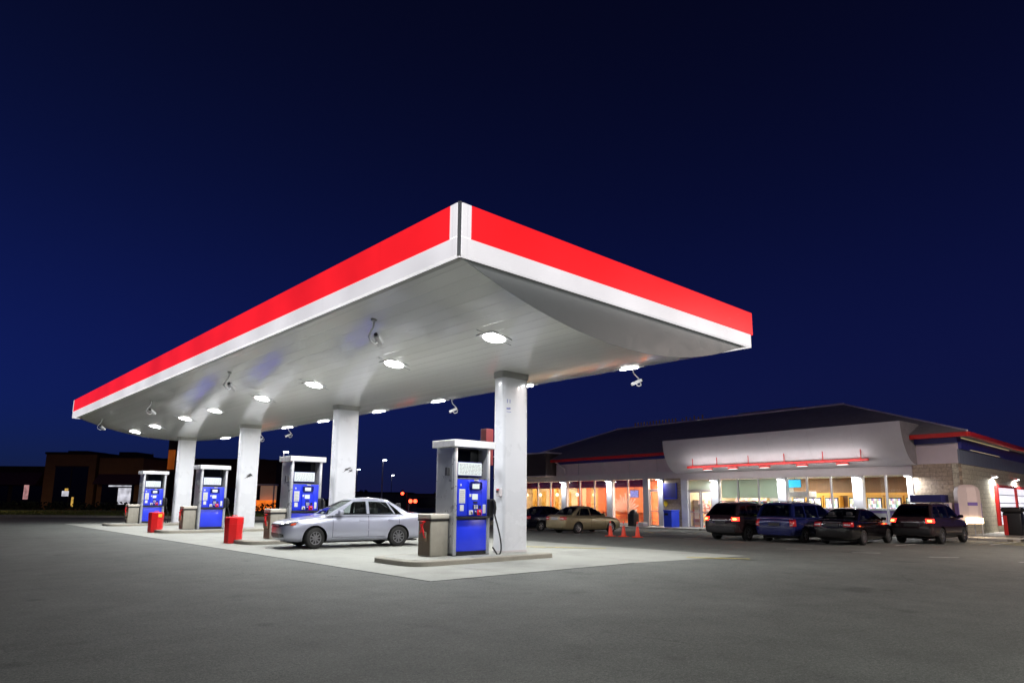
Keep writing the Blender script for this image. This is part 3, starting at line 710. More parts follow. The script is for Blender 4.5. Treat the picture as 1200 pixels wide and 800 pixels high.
# --------------------------------------------------------------------- cars
def make_wheel(name, R, w, rim, par, loc, spokes=5, steer=0):
    e = bpy.data.objects.new('wheel', None); COL.objects.link(e); e.parent = par; e.location = loc; e.rotation_euler = (0, 0, steer)
    Q = Matrix.Rotation(rad(-90), 4, 'X')       # lathe axis to y
    mb = MB(); prof = [(R * .64, -w / 2), (R * .9, -w / 2), (R * .97, -w * .42), (R, -w * .25), (R, w * .25), (R * .97, w * .42), (R * .9, w / 2), (R * .64, w / 2), (R * .62, 0)]
    mb.loft([[(r * math.cos(2 * PI * k / 28), r * math.sin(2 * PI * k / 28), z) for k in range(28)] for r, z in prof + [prof[0]]], cap=False, M=Q); mb.build('tyre', M['rubber'], e, 40)
    mb = MB(); s = 1 if loc[1] > 0 else -1
    for sd in (s,):
        f = sd * w * .40
        mb.mat = 1; mb.lathe([(.001, sd * w * .16), (R * .62, sd * w * .16), (R * .63, sd * w * .2)], 24, Q)
        mb.mat = 0
        mb.loft([[(r * math.cos(2 * PI * k / 28), r * math.sin(2 * PI * k / 28), z) for k in range(28)] for r, z in ((R * .65, f), (R * .60, f * 1.08), (R * .54, f), (R * .60, f * .5), (R * .65, f))], cap=False, M=Q)
        for k in range(spokes):
            a = 2 * PI * k / spokes + .3; c, n_ = math.cos(a), math.sin(a); hw = R * (.10 if spokes < 7 else .07)
            def pt(r, q, z): return (r * c - q * n_, r * n_ + q * c, z)
            vs = [pt(R * .08, -hw, f * 1.02), pt(R * .08, hw, f * 1.02), pt(R * .57, hw * .8, f), pt(R * .57, -hw * .8, f)]
            vs += [(x, y, z - sd * .02) for x, y, z in vs]
            mb.add(vs, [(0, 1, 2, 3), (4, 7, 6, 5), (0, 4, 5, 1), (1, 5, 6, 2), (2, 6, 7, 3), (3, 7, 4, 0)], Q)
        mb.lathe([(R * .16, f * .9), (R * .15, f * 1.08), (.001, f * 1.12)], 16, Q)
    mb.build('rim', [rim, M['arch']], e, 35)
    return e
CARS = {
 'sedan': dict(st=[(2.245, .67, .38, .56), (2.21, .73, .25, .68), (2.08, .775, .20, .78), (1.85, .825, .18, .825), (1.3, .895, .18, .845), (.9, .935, .18, .85), (.3, .955, .18, .85), (-.6, .965, .18, .85), (-1.3, .985, .18, .845), (-1.75, 1.01, .2, .83), (-2.12, 1.01, .22, .80), (-2.24, .97, .26, .76), (-2.29, .82, .34, .68)],
    g=(.98, .12, -.98, -1.70, .93, 1.425, .765, .57), axle=(1.33, -1.27), R=.305, w=.20, B=-.28, C=None),
 'suv': dict(st=[(2.20, .80, .45, .55), (2.14, .90, .30, .70), (1.95, .97, .26, .82), (1.3, 1.03, .24, .88), (.9, 1.05, .24, .89), (.2, 1.06, .24, .89), (-.8, 1.07, .24, .89), (-1.6, 1.08, .26, .885), (-2.05, 1.08, .29, .86), (-2.22, 1.06, .33, .82), (-2.27, .95, .38, .76)],
    g=(1.10, .35, -1.62, -2.19, 1.03, 1.66, .80, .62), axle=(1.32, -1.32), R=.34, w=.22, B=-.22, C=-1.18),
 'van': dict(st=[(2.42, .78, .42, .55), (2.34, .90, .28, .74), (2.1, .99, .23, .87), (1.5, 1.05, .21, .94), (1.0, 1.06, .2, .96), (.2, 1.05, .2, .96), (-.9, 1.05, .2, .96), (-1.8, 1.05, .22, .955), (-2.28, 1.05, .26, .94), (-2.40, 1.03, .3, .90), (-2.44, .9, .36, .84)],
    g=(1.45, .55, -2.05, -2.38, 1.02, 1.72, .88, .72), axle=(1.52, -1.45), R=.33, w=.21, B=.0, C=-1.2),
}
def make_car(kind, name, label, cat, loc, heading, pm, lit=False, rim=None, spokes=5, clad=False, rack=False, rear=True, steer=0, group=None, scale=1., detail=False):
    P = CARS[kind]; rim = rim or M['rim']
    t = thing(name, label, cat, (loc[0], loc[1], gz(loc[0], loc[1]) + (loc[2] if len(loc) > 2 else 0) + .004), rad(90 - heading), group); t.scale = (scale,) * 3
    st = P['st']
    def ring(x, zt, zb, w):
        h = zt - zb
        half = [(0, zb), (.78 * w, zb), (.93 * w, zb + .04), (.985 * w, zb + .22 * h), (w, zb + .50 * h), (.985 * w, zb + .74 * h), (.955 * w, zb + .90 * h), (.86 * w, zt - .012), (.5 * w, zt + .012), (0, zt + .02)]
        return [(x, y, z) for y, z in half] + [(x, -y, z) for y, z in half[-2:0:-1]]
    # denser stations
    dens = []
    for a, b in zip(st, st[1:]):
        k = max(1, int(abs(a[0] - b[0]) / .25))
        for i in range(k): dens.append(tuple(a[j] + (b[j] - a[j]) * i / k for j in range(4)))
    dens.append(st[-1])
    mb = MB(); mb.loft([ring(*q) for q in dens]); body = mb.build('body', [pm, M['arch']], None)
    # wheel arches
    R = P['R']; cb = MB(); cb.mat = 1; wmax = max(q[3] for q in st)
    for ax in P['axle']:
        for s in (-1, 1): cb.cyl((ax, s * (wmax - .34), R), (ax, s * (wmax + .3), R), R + .055, n=32)
    cut = cb.build('cutter', [pm, M['arch']])
    sub = body.modifiers.new('s', 'SUBSURF'); sub.levels = sub.render_levels = 1
    bo = body.modifiers.new('b', 'BOOLEAN'); bo.object = cut; bo.operation = 'DIFFERENCE'; bo.solver = 'EXACT'
    dg = bpy.context.evaluated_depsgraph_get(); dg.update()
    me = bpy.data.meshes.new_from_object(body.evaluated_get(dg)); body.modifiers.clear(); body.data = me; me.name = 'body'
    bpy.data.objects.remove(cut)
    # greenhouse
    xf0, xf1, xr1, xr0, z0, z1, w0, w1 = P['g']; Hh = z1 - z0
    def wz(z): return w0 + (w1 - w0) * cl((z - z0) / Hh, 0, 1) ** 1.15
    def xf(z): return xf0 + (xf1 - xf0) * cl((z - z0) / Hh)
    def xr(z): return xr0 + (xr1 - xr0) * cl((z - z0) / Hh)
    def hz(x):
        if x > xf1: return Hh * ((xf0 - x) / (xf0 - xf1)) ** .92
        if x < xr1: return Hh * ((x - xr0) / (xr1 - xr0)) ** .85
        u = (x - xr1) / (xf1 - xr1); return Hh + .05 * math.sin(u * PI)
    def sect(x, lift=0):
        h = max(hz(x), .002); q = []
        for y, z in ((1., 0.), (None, .45), (None, .86), (.90, .955), (.66, 1.), (0, 1.02)):
            zz = z0 + z * h; yy = wz(zz) if y is None else y * (w0 if z == 0 else wz(z0 + h))
            q.append((yy, zz + lift))
        return [(x, y, z) for y, z in q] + [(x, -y, z) for y, z in q[-2::-1]]
    xs = [xf0 + (xf1 - xf0) * i / 8 for i in range(8)] + [xf1 + (xr1 - xf1) * i / 10 for i in range(10)] + [xr1 + (xr0 - xr1) * i / 8 for i in range(9)]
    mb = MB(); mb.loft([sect(x) for x in xs]); gh = mb.build('cabin', [pm, M['cabin_trim']], None)
    zl, zh = z0 + .045, z0 + Hh * .84
    B = P['B']; Cc = P['C']
    polys = [[(xf(zl) - .22, zl), (xf(zh) - .10, zh), (B + .035, zh + .015), (B + .035, zl)]]
    if Cc is None: polys += [[(B - .035, zl), (B - .035, zh + .015), (xr(zh) + .20, zh), (xr(zl) + .50, zl)], [(xr(zl) + .46, zl), (xr(zh) + .165, zh), (xr(zl + .14) + .20, zl + .14), (xr(zl) + .26, zl)]]
    else: polys += [[(B - .035, zl), (B - .035, zh + .015), (Cc + .04, zh + .01), (Cc + .04, zl)], [(Cc - .04, zl + .02), (Cc - .04, zh), (xr(zh) + .12, zh - .01), (xr(zl) + .16, zl + .04)]]
    # hollow it, then cut the window openings
    cx_ = (xf0 + xr0) / 2; cuts = []
    inn = MB(); inn.mat = 1; inn.loft([[(cx_ + (x - cx_) * .955, y * .93, z0 - .02 + (z - z0) * .94 if z > z0 + .001 else z0 - .03) for x, y, z in sect(xx)] for xx in xs]); cuts.append(inn)
    sw = MB(); sw.mat = 1
    for pg in polys:
        m_ = Vector((sum(p[0] for p in pg) / 4, sum(p[1] for p in pg) / 4)); sw.extrude([tuple(m_ + (Vector(p) - m_) * .95) for p in pg], 1, -1.3, 1.3)
    cuts.append(sw)
    def yzp(xa, za_, zb_, k): return [(-k * wz(za_), za_), (k * wz(za_), za_), (k * wz(zb_) * .93, zb_), (-k * wz(zb_) * .93, zb_)]
    fr = MB(); fr.mat = 1; fr.extrude(yzp(0, z0 + .05, z0 + Hh * .90, .82), 0, xf1 - .35 if kind == 'sedan' else xf1 - .3, xf0 + .3); cuts.append(fr)
    bk_ = MB(); bk_.mat = 1; bk_.extrude(yzp(0, z0 + (.07 if kind == 'sedan' else .13), z0 + Hh * (.90 if kind == 'sedan' else .86), .80), 0, xr0 - .3, xr1 + .12); cuts.append(bk_)
    ob = []
    for q in cuts:
        c_ = q.build('cutter', [pm, M['cabin_trim']]); ob.append(c_); bo = gh.modifiers.new('b', 'BOOLEAN'); bo.object = c_; bo.operation = 'DIFFERENCE'; bo.solver = 'EXACT'; bo.use_self = True
    dg = bpy.context.evaluated_depsgraph_get(); dg.update()
    solid = gh.data; gm = bpy.data.meshes.new_from_object(gh.evaluated_get(dg)); gh.modifiers.clear(); gh.data = gm; gm.name = 'cabin'
    for c_ in ob: bpy.data.objects.remove(c_)
    gm.polygons.foreach_set('use_smooth', [True] * len(gm.polygons)); gm.set_sharp_from_angle(angle=rad(38)); gh.parent = t
    mb = MB(); mb.box(xr0 + .25, xf0 - .25, -.70, .70, z0 + .028, z0 + .034); mb.build('cabin_floor', M['cabin_trim'], t)
    for sx in (xf1 - .62, xf1 - 1.45):
        for sy in (-.36, .36):
            mb = MB(); mb.rbox(sx - .16, sx + .02, sy - .24, sy + .24, z0 + .035, z0 + .22, .05, 3); mb.rbox(sx - .15, sx - .04, sy - .12, sy + .12, z0 + .23, z0 + .38, .045, 3); mb.cyl((sx - .1, sy, z0 + .2), (sx - .1, sy, z0 + .26), .02, n=6); mb.build('seat', M['seat_cloth'], t, 50)
    body.parent = t
    me.polygons.foreach_set('use_smooth', [True] * len(me.polygons)); me.set_sharp_from_angle(angle=rad(42))
    # glass front and rear: follow the cabin section, lifted 8 mm
    def screen(name, xa, xb, k=10, wfrac=.86):
        mb = MB(); rows = []
        for i in range(k + 1):
            x = xa + (xb - xa) * i / k; h = hz(x); row = []
            for j in range(9):
                f = -1 + 2 * j / 8; yy = f * wfrac * wz(z0 + h); a = abs(f * wfrac)
                zz = z0 + h * (1.02 - .03 * (a / .66)) if a < .66 else z0 + h * (.99 - .045 * (a - .66) / .24)
                row.append((x, yy, zz + .012))
            rows.append(row)
        mb.loft(rows, closed=False, cap=False); return mb.build(name, M['carglass'], t, 60)
    screen('windscreen', xf0 - .06, xf1 + .04); 
    if kind == 'sedan': screen('rear_window', xr0 + .08, xr1 - .02)
    # side windows
    for s in (-1, 1):
        for pg in polys:
            mb = MB(); k = 6; rows = []
            for i in range(k + 1):                                   # strips from sill to head
                f = i / k
                a = Vector(pg[0]).lerp(Vector(pg[1]), f); b = Vector(pg[3]).lerp(Vector(pg[2]), f)
                rows.append([(p.x, s * (wz(p.y) + .010), p.y) for p in (a, (a + b) / 2, b)])
            mb.loft(rows, closed=False, cap=False); mb.build('side_window', M['carglass'], t, 60)
    def hw(x):
        for a, b in zip(dens, dens[1:]):
            if a[0] >= x >= b[0]: return a[3] + (b[3] - a[3]) * (a[0] - x) / max(a[0] - b[0], 1e-6)
        return st[-1][3]
    # everything below is laid onto the shell by casting at it
    bm_ = bmesh.new(); bm_.from_mesh(me); bm_.from_mesh(solid); bvh = BVHTree.FromBMesh(bm_); bm_.free()
    def patch(name, m, ang, quad, par=None, off=.008, nu=6, nv=4, smooth=50):
        """quad: 4 points (x, y, z) round the outline, cast along the outward bearing ang (degrees from the nose)"""
        o_ = Vector((math.cos(rad(ang)), math.sin(rad(ang)), 0)); Q = [Vector(p) for p in quad]; last = None; outer = []; inner = []
        for i in range(nu + 1):
            for k in range(nv + 1):
                p = Q[0].lerp(Q[1], i / nu).lerp(Q[3].lerp(Q[2], i / nu), k / nv)
                p0 = p - o_ * p.dot(o_) + o_ * 5
                h, n, _, _ = bvh.ray_cast(p0, -o_)
                if h is None: h, n = (last if last else (p, o_))
                if n.dot(o_) < 0: n = -n
                last = (h, n); outer.append(h + o_ * off); inner.append(h - o_ * .02)
        c = nv + 1; K = len(outer); fs = []
        for i in range(nu):
            for k in range(nv): a = i * c + k; fs += [(a, a + c, a + c + 1, a + 1), (K + a, K + a + 1, K + a + c + 1, K + a + c)]
        rim_ = [i * c for i in range(nu + 1)] + [nu * c + k for k in range(1, nv + 1)] + [i * c + nv for i in range(nu - 1, -1, -1)] + [k for k in range(nv - 1, 0, -1)]
        for a, b in zip(rim_, rim_[1:] + rim_[:1]): fs.append((a, b, K + b, K + a))
        mb = MB(); mb.add([v[:] for v in outer + inner], fs); return mb.build(name, m, par or t, smooth)
    xn = st[0][0]; xe = st[-1][0]; zt = st[1][1]; zb = st[1][2]; zr_ = st[-2][1]; wm = wmax
    zs0 = st[4][2] + .13
    for s in (-1, 1):
        sd = 90 * s
        if kind == 'sedan':
            for x in (xf0 - .16, B, xr0 + .42): patch('door_seam', M['arch'], sd, [(x - .005, 0, zs0), (x + .005, 0, zs0), (x + .005, 0, z0 + .01), (x - .005, 0, z0 + .01)], off=.0025, nu=1, nv=10)
            patch('door_seam', M['arch'], sd, [(xr0 + .42, 0, zs0), (xf0 - .16, 0, zs0), (xf0 - .16, 0, zs0 + .008), (xr0 + .42, 0, zs0 + .008)], off=.0025, nu=14, nv=1)
            patch('side_moulding', pm, sd, [(xr0 + .50, 0, .50), (xf0 - .22, 0, .50), (xf0 - .22, 0, .54), (xr0 + .50, 0, .54)], off=.012, nu=14, nv=2)
            patch('window_trim', M['black'], sd, [(xr0 + .30, 0, z0 + .035), (xf0 - .24, 0, z0 + .035), (xf0 - .24, 0, z0 + .058), (xr0 + .30, 0, z0 + .058)], off=.012, nu=14, nv=1)
        for x in (B + .20, (B - .72 if Cc is None else Cc + .16)): patch('door_handle', pm, sd, [(x - .09, 0, z0 - .15), (x + .09, 0, z0 - .15), (x + .085, 0, z0 - .11), (x - .085, 0, z0 - .11)], off=.028, nu=4, nv=3)
        mb = MB(); xm = xf0 - .36; mb.rbox(xm - .06, xm + .08, min(s * (w0 + .05), s * (w0 + .24)), max(s * (w0 + .05), s * (w0 + .24)), z0 + .04, z0 + .17, .04, 3)
        mb.box(xm - .03, xm + .03, min(s * w0 * .96, s * (w0 + .08)), max(s * w0 * .96, s * (w0 + .08)), z0 + .05, z0 + .08); mr = mb.build('wing_mirror', pm, t, 50)
        mb = MB(); mb.rbox(xm - .066, xm - .058, min(s * (w0 + .07), s * (w0 + .22)), max(s * (w0 + .07), s * (w0 + .22)), z0 + .055, z0 + .155, .003, 1); mb.build('mirror_glass', M['carglass'], mr)
        wf_ = st[2][3]
        hl = patch('headlight', M['headlamp'], 38 * s, [(xn - .01, s * .38, zt - .115), (xn - .36, s * wf_, zt - .04), (xn - .42, s * wf_, zt + .05), (xn - .05, s * .40, zt - .035)], off=.012)
        patch('headlight_reflector', M['steel_dark'], 38 * s, [(xn - .02, s * .45, zt - .10), (xn - .16, s * .66, zt - .065), (xn - .18, s * .66, zt + .0), (xn - .04, s * .45, zt - .04)], hl, off=.016)
        patch('indicator', M['amberlens'], 60 * s, [(xn - .20, s * wf_, zt - .075), (xn - .36, s * wf_, zt - .045), (xn - .37, s * wf_, zt + .01), (xn - .22, s * wf_, zt - .01)], hl, off=.018)
        patch('fog_recess', M['black'], 15 * s, [(xn, s * .40, zb + .06), (xn - .1, s * .66, zb + .09), (xn - .1, s * .66, zb + .17), (xn, s * .42, zb + .20)], off=.006)
    patch('grille', M['black'], 0, [(xn, -.36, zt - .125), (xn, .36, zt - .125), (xn, .36, zt - .035), (xn, -.36, zt - .035)], off=.010)
    patch('grille_bar', M['rim'], 0, [(xn, -.37, zt - .09), (xn, .37, zt - .09), (xn, .37, zt - .07), (xn, -.37, zt - .07)], off=.018, nv=1)
    patch('lower_intake', M['black'], 0, [(xn, -.36, zb + .05), (xn, .36, zb + .05), (xn, .36, zb + .19), (xn, -.36, zb + .19)], off=.008)
    patch('bumper_strip', pm, 0, [(xn, -.50, zt - .19), (xn, .50, zt - .19), (xn, .50, zt - .165), (xn, -.50, zt - .165)], off=.006, nv=1)
    if not detail: patch('number_plate', M['plate'], 0, [(xn, -.25, zb + .22), (xn, .25, zb + .22), (xn, .25, zb + .32), (xn, -.25, zb + .32)], off=.02, nu=2, nv=1)
    # rear
    yi, yo, za, zc = {'sedan': (.44, .78, zr_ - .24, zr_ - .06), 'suv': (.60, .88, .88, 1.04), 'van': (.72, .93, .70, 1.00)}[kind]
    for s in (-1, 1):
        ra = 180 - 30 * s if kind == 'sedan' else 180 - 38 * s
        tl = patch('tail_light', M['tail_on'] if lit else M['tail_off'], ra, [(xe, s * yi, za), (xe + .20, s * yo, za + .01), (xe + .20, s * yo, zc), (xe, s * yi, zc)], off=.016)
        if lit: patch('bulb_glow', M['tail_hot'], ra, [(xe, s * (yi + .06), za + .05), (xe + .06, s * (yo - .08), za + .05), (xe + .06, s * (yo - .08), zc - .05), (xe, s * (yi + .06), zc - .05)], tl, off=.024, nu=2, nv=2)
        else: patch('reversing_lens', M['tail_white'], ra, [(xe, s * (yi + .03), za + .05), (xe + .06, s * (yo - .10), za + .05), (xe + .06, s * (yo - .10), za + .10), (xe, s * (yi + .03), za + .10)], tl, off=.022, nu=2, nv=1)
    if kind != 'sedan':
        za_, zb_ = z0 + .10, z0 + Hh - .07
        patch('rear_window', M['carglass'], 180, [(xr0, -.90 * wz(za_), za_), (xr0, .90 * wz(za_), za_), (xr0, .86 * wz(zb_), zb_), (xr0, -.86 * wz(zb_), zb_)], off=.012, nu=10, nv=6)
    zp = (zr_ - .23) if kind == 'sedan' else .72
    patch('number_plate', M['plate'] if pm is M['p_tan'] else M['clad'], 180, [(xe, -.26, zp), (xe, .26, zp), (xe, .26, zp + .13), (xe, -.26, zp + .13)], off=.02, nu=2, nv=1)
    patch('tailgate_trim', M['rim'] if kind != 'van' else pm, 180, [(xe, -.36, zp + .16), (xe, .36, zp + .16), (xe, .36, zp + .185), (xe, -.36, zp + .185)], off=.022, nu=4, nv=1)
    zq = st[-1][2]; wr = st[-3][3]
    patch('rear_bumper', M['clad'] if clad else pm, 180, [(xe, -wr * .98, zq - .02), (xe, wr * .98, zq - .02), (xe, wr * .98, zq + .26), (xe, -wr * .98, zq + .26)], off=.05, nu=12, nv=4)
    if clad:
        for s in (-1, 1): patch('sill_cladding', M['clad'], 90 * s, [(P['axle'][1] + .42, 0, .27), (P['axle'][0] - .42, 0, .27), (P['axle'][0] - .42, 0, .44), (P['axle'][1] + .42, 0, .44)], off=.012, nu=8, nv=2)
    if rack or kind != 'sedan':
        mb = MB(); zz = z1 + .075
        for s in (-1, 1): mb.tube([(xf1 - .25, s * w1 * .86, z1 + .0), (xf1 - .35, s * w1 * .86, zz), (xr1 + .3, s * w1 * .86, zz), (xr1 + .15, s * w1 * .86, z1 - .0)], .018, 6)
        if rack:
            for x in (xf1 - .7, xr1 + .6): mb.cyl((x, -w1 * .86, zz), (x, w1 * .86, zz), .016)
        mb.build('roof_rack', M['rim'] if rack else M['clad'], t, 50)
    # undertray darkens the gap
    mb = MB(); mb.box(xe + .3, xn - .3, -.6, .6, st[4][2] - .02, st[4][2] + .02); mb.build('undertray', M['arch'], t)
    for i, ax in enumerate(P['axle']):
        for s in (-1, 1): make_wheel('wheel', R, P['w'], rim, t, (ax, s * (wmax - P['w'] / 2 - .015), R), spokes, steer if i == 0 else 0)
    return t
make_car('sedan', 'sedan_car', 'silver four door sedan stopped between the nearest pump islands', 'car', (10.68, 19.06, 0), 279.4, M['p_silver'], rim=M['rim_grey'], spokes=9, steer=rad(14), detail=True)
PARK = 'cars parked nose in at the store'
make_car('suv', 'suv_car', 'dark maroon hatchback SUV with red tail lights lit, leftmost of the row before the entrance', 'SUV', (30.0, 16.3), 92, M['p_darkred'], True, clad=True, group=PARK)
make_car('van', 'minivan_car', 'dark blue minivan with roof bars parked between the maroon SUV and the black sedan', 'minivan', (30.58, 14.0), 92, M['p_blue'], False, rack=True, group=PARK, scale=.97)
make_car('sedan', 'sedan_car', 'black sedan with square red tail lights unlit, parked right of the blue minivan', 'car', (30.5, 11.6), 91, M['p_black'], False, group=PARK, spokes=10)
make_car('suv', 'suv_car', 'dark SUV with red tail lights lit, rightmost of the parked cars by the stone wall', 'SUV', (34.2, 9.8), 93, M['p_darkred'], True, clad=True, group=PARK)
make_car('sedan', 'sedan_car', 'champagne sedan parked behind the orange traffic cones', 'car', (29.2, 25.75), 94, M['p_tan'], False, group=PARK, spokes=8)
make_car('sedan', 'sedan_car', 'dark navy sedan half hidden behind the champagne sedan', 'car', (30.6, 30.0), 94, M['p_ink'], False, group=PARK)

# cones
def make_cone():
    t = thing('traffic_cone', '', 'cone', group='orange traffic cones near the store')
    mb = MB(); mb.rbox(-.19, .19, -.19, .19, 0, .035, .012); mb.build('base', M['cone'], t)
    mb = MB(); mb.lathe([(.135, .03), (.12, .06), (.085, .30), (.062, .46), (.03, .70), (.022, .72)], 18); c = mb.build('body', M['cone'], t, 50)
    mb = MB(); mb.loft([[(r * math.cos(2 * PI * k / 18), r * math.sin(2 * PI * k / 18), z) for k in range(18)] for r, z in ((.059, .50), (.042, .62))], cap=False); mb.build('pale_band', M['cone_band'], c, 50)
    return t
cn = None
for k, (x, y, lab) in enumerate([(25.8, 21.1, 'left one of three orange traffic cones, in front of the champagne sedan nose'), (26.05, 20.5, 'middle one of the three orange traffic cones'), (26.2, 19.8, 'right one of three orange traffic cones, nearest the store entrance')]):
    if cn is None: cn = make_cone(); o = cn
    else: o = dup(cn, (0, 0, 0))
    o.location = (x, y, gz(x, y) + .008); o['label'] = lab

# -------------------------------------------------------------------- store
a6 = rad(6); U = Vector((math.sin(a6), math.cos(a6), 0)); Nn = Vector((math.cos(a6), -math.sin(a6), 0))
SC = Vector((40.36, 10.06, 0))                     # right front corner
def SP(t, s, z=0): return SC + U * s + Nn * t + Vector((0, 0, z))
store = thing('convenience_store', 'long low store with charcoal hip roof, red eaves and a curved white cove over glass', 'store', SC, -a6)
LM = Matrix.Rotation(rad(7.5), 4, 'Z')             # side wall frame: x runs along the side wall
ZF = -.42; ZH = 2.98; ZP = 3.5
def sb(name, m, boxes, smooth=None, MX=None, par=None):
    o = None
    for b in boxes:
        mb = MB(); mb.box(*b, M=MX); o = mb.build(name, m, par or store, smooth)
    return o
SL = 40.0       # left end
# (t0,t1,s0,s1,z0,z1)
sb('stone_wall', M['stone'], [(0, .35, .0, 2.24, -.9, ZP)])
sb('pier_wall', M['stone'], [(0.02, .35, 17.95, 19.6, -.9, 3.15)])
sb('side_wall', M['stone_side'], [(.002, 26, .0, .3, -.9, 3.48)], MX=LM)
sb('header_beam', M['header'], [(-.12, .3, 2.26, 17.9, ZH, 3.46), (-.10, .3, 17.92, SL, 3.14, 3.62)])
sb('upper_panel', M['panel'], [(.0, .3, .02, 2.2, 3.502, 4.55), (.03, .3, 17.9, 34.0, 3.625, 4.62)])
mb = MB()
for s in (20.2, 23, 26, 29): mb.box(.0, .029, s - .01, s + .01, 3.63, 4.6)
mb.build('panel_seam', M['grey_trim'], store)
sb('ribbed_band', M['ribbed'], [(.06, 26, -.06, .0, 3.49, 4.22)], MX=LM)
sb('blue_band', M['band_blue'], [(-.16, .3, -.10, 2.1, 4.56, 4.86), (-.16, .3, 17.9, 31.6, 4.63, 4.86)])
sb('blue_band', M['band_blue'], [(.25, 26, -.16, .1, 4.23, 4.80)], MX=LM)
sb('light_strip', mat('strip_pale', (.6, .55, .38), .5, emit=(1, .8, .4), estr=.25), [(.3, 12, -.19, -.162, 4.78, 4.83), (2, 9, -.19, -.162, 4.25, 4.28)], MX=LM)
sb('red_eave', M['eave_red'], [(-.72, -.5, -.75, 1.93, 4.80, 5.02), (-.72, -.5, 18.25, 31.9, 4.80, 5.02)])
sb('red_eave', M['eave_red'], [(-.72, 26, -.80, -.58, 4.805, 5.02)], MX=LM)
sb('eave_soffit', M['roof'], [(-.5, .3, -.55, 1.93, 4.865, 4.93), (-.5, .3, 18.25, 31.9, 4.865, 4.93)]); sb('eave_soffit', M['roof'], [(-.2, 26, -.58, .3, 4.87, 4.935)], MX=LM)
# hip roof
ro = MB()
E0, E1, E2, E3 = (-.73, -.82), (-.73, 38.2), (17, 38.2), (17.2, 1.6)
T0, T1, T2, T3 = (5.6, 8.6), (5.6, 29.6), (10.5, 29.6), (10.5, 8.6)
ze, zt_ = 5.03, 8.0
vs = [(*p, ze) for p in (E0, E1, E2, E3)] + [(*p, zt_) for p in (T0, T1, T2, T3)]
ro.add(vs, [(0, 1, 5, 4), (1, 2, 6, 5), (2, 3, 7, 6), (3, 0, 4, 7), (4, 5, 6, 7), (3, 2, 1, 0)])
ro.build('roof', M['roof'], store)
mb = MB()
mb.cyl((5.55, 8.5, 8.03), (5.55, 29.7, 8.03), .07, n=8); mb.cyl((5.6, 29.65, 8.02), (-.7, 38.2, 5.06), .05, n=8); mb.cyl((5.6, 8.55, 8.02), (-.7, -.8, 5.06), .05, n=8); mb.build('ridge_trim', M['roof_trim'], store, 60)
mb = MB()
for i in range(14):
    s = 28.2 - i * .36; mb.box(6.3, 6.36, s - .055, s + .055, 8.0, 8.52)
for i in range(6):
    s = 22.8 - i * .42; mb.box(6.3, 6.36, s - .05, s + .05, 8.0, 8.42 + .12 * (i % 2))
mb.box(6.31, 6.35, 20.3, 28.4, 8.03, 8.10); mb.build('roof_pickets', mat('picket_tan_glow', (.25, .16, .09), .7, emit=(1, .5, .2), estr=.012), store)  # pickets glow faint orange by themselves, no lamp there
mb = MB(); mb.box(6.6, 9.0, 12.5, 17.5, 8.0, 8.35); mb.build('roof_unit', M['roof'], store)
# left dark parapet block
sb('parapet_block', mat('parapet_brown', (.06, .045, .045), .8, var=.15), [(-1.2, 10, 31.95, SL, 3.66, 5.6)])
sb('parapet_trim', M['roof_trim'], [(-1.26, 10, 31.90, SL, 5.6, 5.72)]); sb('left_fascia', M['header'], [(-1.2, .0, 31.95, SL, 3.55, 3.655)])
# cove
def cove_pt(f): a = f * PI / 2; return (-.05 - 1.56 * math.sin(a), 3.47 + 2.27 * (1 - math.cos(a)))
mb = MB(); NP = 20
front = [cove_pt(i / NP) for i in range(NP + 1)]
prof = front + [(front[-1][0] + .14, front[-1][1] + .01), (.62, 5.70), (.62, 4.2), (.28, 3.47)]
mb.extrude(prof, 1, 1.98, 18.2); mb.build('cove', M['cove'], store, 30)
for s_ in (1.955, 18.205):
    mb = MB(); mb.extrude([(p[0] + .03, p[1] + .01) for p in front] + [(front[-1][0] + .13, front[-1][1]), (.60, 5.68), (.60, 4.2), (.27, 3.48)], 1, s_, s_ + .02); mb.build('cove_end_shade', M['roof'], store)  # dark plates cover the cove ends, shade put into their colour
for s in (4.6, 7.2, 9.85, 12.5, 15.1):
    rows = [[(p[0] - .004, s - .008, p[1] - .004), (p[0] - .004, s + .008, p[1] - .004)] for p in front[1:-1]]
    mb = MB(); mb.loft(rows, closed=False, cap=False); mb.build('cove_seam', M['header'], store)
# red lighting rail
rail = thing('lighting_rail', 'long red lighting rail hung on rods under the white cove', 'light rail', SP(-1.28, 10.1, 3.80), -a6)
mb = MB(); mb.rbox(-.06, .06, -6.2, 6.2, -.07, .07, .012); mb.build('beam', M['eave_red'], rail)
for s in (15.85, 13.85, 11.45, 8.95, 6.5, 4.3):
    mb = MB(); mb.cyl((.0, s - 10.1, .06), (.0, s - 10.1, .62), .028, n=8); mb.box(-.09, .09, s - 10.18, s - 10.02, -.085, .085); mb.build('hanger_rod', M['eave_red'], rail)
mb = MB(); mb.rbox(-.66, -.54, -6.15, 6.15, -.145, -.115, .008); mb.build('added_lamp_bar', M['cove'], rail)  # bar and its arms added to carry the cove lamp, gives no light
for s in (14.6, 12.6, 10.3, 7.8, 5.35):
    mb = MB(); mb.box(-.66, .0, s - 10.1 - .03, s - 10.1 + .03, -.113, -.06); mb.build('arm', M['eave_red'], rail)
    mb = MB(); mb.extrude([(-.16, 0), (.16, 0), (.10, -.15), (-.10, -.15)], 1, s - 10.1 - .32, s - 10.1 + .32, Matrix.Translation((0, 0, -.07))); h = mb.build('lamp_head', M['eave_red'], rail)
    mb = MB(); mb.box(-.09, .09, s - 10.1 - .28, s - 10.1 + .28, -.235, -.222); mb.build('lamp_glow', emis('rail_glow', (1, .97, .9), 2.5) if 'rail_glow' not in bpy.data.materials else bpy.data.materials['rail_glow'], h)
